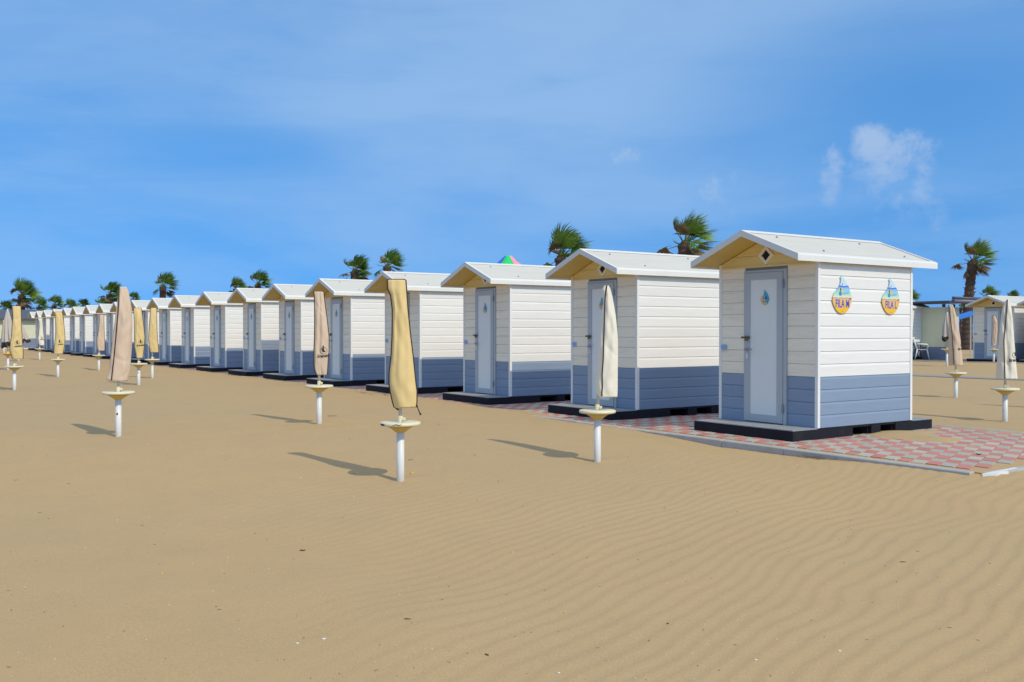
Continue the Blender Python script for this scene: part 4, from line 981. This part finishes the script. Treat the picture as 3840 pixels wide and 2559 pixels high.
# far left: boarded house with slate roof behind the last hut, bar with awning at the left edge
b = row_thing('boarded_house', 'cream boarded house with slate blue roof behind the last hut', 'house', 80.2, 4.6, 0)
for k_ in range(13):
    w = k_ >= 4; m = MB().prism([(0, -a, c) for a, c in board_profile(.02)], (6.6, 0, 0)); put('board', m.mesh('board', 'cream' if w else 'blue_wall'), b, (0, 0, .12 + k_*.172))
MB().box(0, 6.6, .0, 4.0, 0, 2.36).build('wall', 'cream', b)
MB().box(6.56, 6.70, -.06, .02, 0, 2.36).build('corner_post', 'brown_wood', b)
MB().prism([(-.3, -.45, 2.30), (-.3, 2.0, 3.0), (-.3, 4.4, 2.30), (-.3, 4.4, 2.22), (-.3, 2.0, 2.92), (-.3, -.45, 2.22)], (7.2, 0, 0)).build('roof', 'slate', b)
b2 = thing('beach_bar', 'beach bar with a cream awning over a dark opening at the left edge', 'bar', (-44.5, 78.0, 0), 0)
MB().box(0, 5.6, 0, 4, 0, .75).build('counter', 'cream', b2); MB().box(0, 5.6, .6, 4, .75, 1.45).build('opening', 'dark', b2)  # solid black block stands in for the shade inside the bar
m = MB(); m.prism([(-.2, -1.0, 1.52), (-.2, -.98, 1.60), (-.2, .7, 2.26), (-.2, .72, 1.52)], (5.1, 0, 0)); m.build('awning', 'awning', b2)
MB().box(-.2, 4.9, -1.04, -1.0, 1.40, 1.53).build('valance', 'plastic_white', b2)
MB().box(5.35, 5.60, -.4, .0, 0, 2.4).build('post', 'brown_wood', b2)
MB().box(-.4, 5.9, -.5, 4.4, 2.28, 2.48).build('roof', 'rake_trim', b2)
for i in range(3):
    m = MB(); m.lathe([(1.15, 2.46), (.9, 2.60), (.5, 2.78), (.08, 2.95)], 14, (.3+1.1*i, 1.5)); m.build('thatch_cone', 'thatch', b2)

# ------------------------------------------------------------------ litter on the sand
def gpt(px, py):
    Y = CAM_H/((py-1240)/3580.6)
    for _ in range(4): Y = (CAM_H - gz((px-1920)/3580.6*Y, Y))/((py-1240)/3580.6)
    return (px-1920)/3580.6*Y, Y
def sh(x, y): return float(sand_height(np.array([x]), np.array([y]))[0][0])
def chip(rnd, L, W, T, curl=.2):
    m = MB(); n = 7
    top = [(L*math.cos(2*math.pi*k/n)*rnd.uniform(.7, 1.1), W*math.sin(2*math.pi*k/n)*rnd.uniform(.7, 1.1)) for k in range(n)]
    vs = [(a, b, T + curl*a*a/L) for a, b in top] + [(a*.85, b*.85, -T*.4 + curl*a*a/L) for a, b in top] + [(0, 0, T*1.5)]
    m.add(vs, [(k, (k+1) % n, 2*n) for k in range(n)] + [(n+k, n+(k+1) % n, (k+1) % n, k) for k in range(n)]); return m
def twig(rnd, L, r=.002):
    p = Vector((-L/2, 0, .003)); pts = [p.copy()]; a = 0
    for i in range(6): a += rnd.uniform(-.5, .5); p = p + Vector((math.cos(a), math.sin(a), rnd.uniform(-.15, .2)))*(L/6); pts.append(Vector((p.x, p.y, max(.001, p.z))))
    return MB().tube(pts, [r*.6, r, r, r*.9, r*.8, r*.6, r*.4], 5)
rnd = random.Random(77)
for px, py, kind, lb, cat, L in ((1133, 2068, 'leaf', 'dark curled dry leaf lying alone on the foreground sand', 'leaf', .026), (1545, 1777, 'husk', 'yellowish husk beside the post of the big yellow umbrella', 'husk', .022),
        (604, 2158, 'husk', 'small upright stub of debris in the left foreground sand', 'debris', .010), (1826, 2462, 'leaf', 'reddish brown bark flake near the bottom of the sand', 'bark flake', .014),
        (3390, 2112, 'twig', 'thin curved dark twig on the rippled sand at the right', 'twig', .045), (1530, 2328, 'twig', 'branched dark twig in the lower left of centre sand', 'twig', .05),
        (1245, 1562, 'twig', 'long twig on the sand right of the printed pinkish umbrella', 'twig', .16), (1540, 1727, 'twig', 'short dark twig right of the big yellow umbrella post', 'twig', .06),
        (1113, 2418, 'shell', 'largest white shell piece in the left foreground', 'shell', .011), (1212, 2402, 'shell', 'long white shell piece right of the largest one', 'shell', .012),
        (2096, 2531, 'shell', 'white shell at the bottom edge, left of centre', 'shell', .008), (3153, 2449, 'shell', 'cream shell in the lower right sand', 'shell', .011), (2118, 2302, 'husk', 'small orange scrap on the middle foreground sand', 'scrap', .008),
        (2838, 2482, 'shell', 'white shell left of the cream one in the lower right', 'shell', .008), (2506, 2343, 'leaf', 'dark seed pod right of centre on the foreground sand', 'seed pod', .008)):
    x, y = gpt(px, py); z = sh(x, y)
    if kind == 'twig': m, mt = twig(rnd, L, .0025 if L < .1 else .005), 'twig'
    elif kind == 'leaf': m, mt = chip(rnd, L, L*.32, .004, .25), 'twig' if 'red' not in lb else 'brown_wood'
    elif kind == 'husk': m, mt = chip(rnd, L, L*.7, L*.5, .1), 'tray_under'
    else: m, mt = chip(rnd, L, L*.6, .003, .15), 'shell'
    tag(m.build({'leaf': 'dry_leaf', 'husk': 'husk', 'twig': 'twig', 'shell': 'shell'}[kind], mt, None, loc=(x, y, z+.001), rz=rnd.uniform(-.5, .5)), lb, cat)
sc = MB(); sc2 = MB()
for i in range(430):
    px = rnd.uniform(0, 3840); py = 1480 + (2559-1480)*rnd.random()**.9
    x, y = gpt(px, py); u, v = -math.sin(YAW)*x + math.cos(YAW)*y, math.cos(YAW)*x + math.sin(YAW)*y
    if v > KERB_V - .1 and u > END_U - .1: continue
    z = sh(x, y) + .001; a = rnd.uniform(0, 3.14); ca, sa = math.cos(a), math.sin(a); tgt = sc if rnd.random() < .45 else sc2
    s = rnd.uniform(.002, .0055)*(y/5)**.5
    m = chip(rnd, s, s*.5, s*.3, .1) if tgt is sc or rnd.random() < .6 else twig(rnd, s*5, s*.22)
    tgt.add([(x + a_*ca - b_*sa, y + a_*sa + b_*ca, z + c_) for a_, b_, c_ in m.v], m.f)
tag(sc.build('shell_grit', 'shell'), 'tiny white shell fragments scattered over the sand', 'shell fragments', kind='stuff')
tag(sc2.build('plant_litter', 'twig'), 'tiny dark plant scraps scattered over the sand', 'plant litter', kind='stuff')
# seaweed and dry stalks caught against the kerb
for (u, v, n, lb) in ((7.15, 9.0, 22, 'dry stalks caught against the kerb in front of the nearest hut'), (18.5, 9.0, 14, 'thin dry stalks lying at the sand edge before the fourth hut')):
    m = MB()
    for i in range(n):
        uu, vv = u + rnd.gauss(0, .22 if u < 10 else .5), v - abs(rnd.gauss(0, .05)); x, y = uv2xy(uu, vv); t = twig(rnd, rnd.uniform(.08, .30), .003); a = R(90) + YAW + rnd.uniform(-.4, .4)
        z = sh(x, y) + rnd.uniform(.002, .02); m.add([(x + p*math.cos(a) - q*math.sin(a), y + p*math.sin(a) + q*math.cos(a), z + r_) for p, q, r_ in t.v], t.f)
    tag(m.build('dry_stalks', 'thatch'), lb, 'stalks')
# weed growing between the pavers
x, y = uv2xy(5.95, 10.35); w = thing('weed', 'small green weed sprouting between the pavers', 'weed', (x, y, 0)); m = MB()
for i in range(14):
    a = rnd.uniform(0, 6.28); L = rnd.uniform(.02, .05); c_, s_ = math.cos(a), math.sin(a); m.add([(0, 0, 0), (L*.6*c_-.008*s_, L*.6*s_+.008*c_, .014), (L*c_, L*s_, .018), (L*.6*c_+.008*s_, L*.6*s_-.008*c_, .014)], [(0, 1, 2, 3)])
m.build('leaves', 'weed', w)
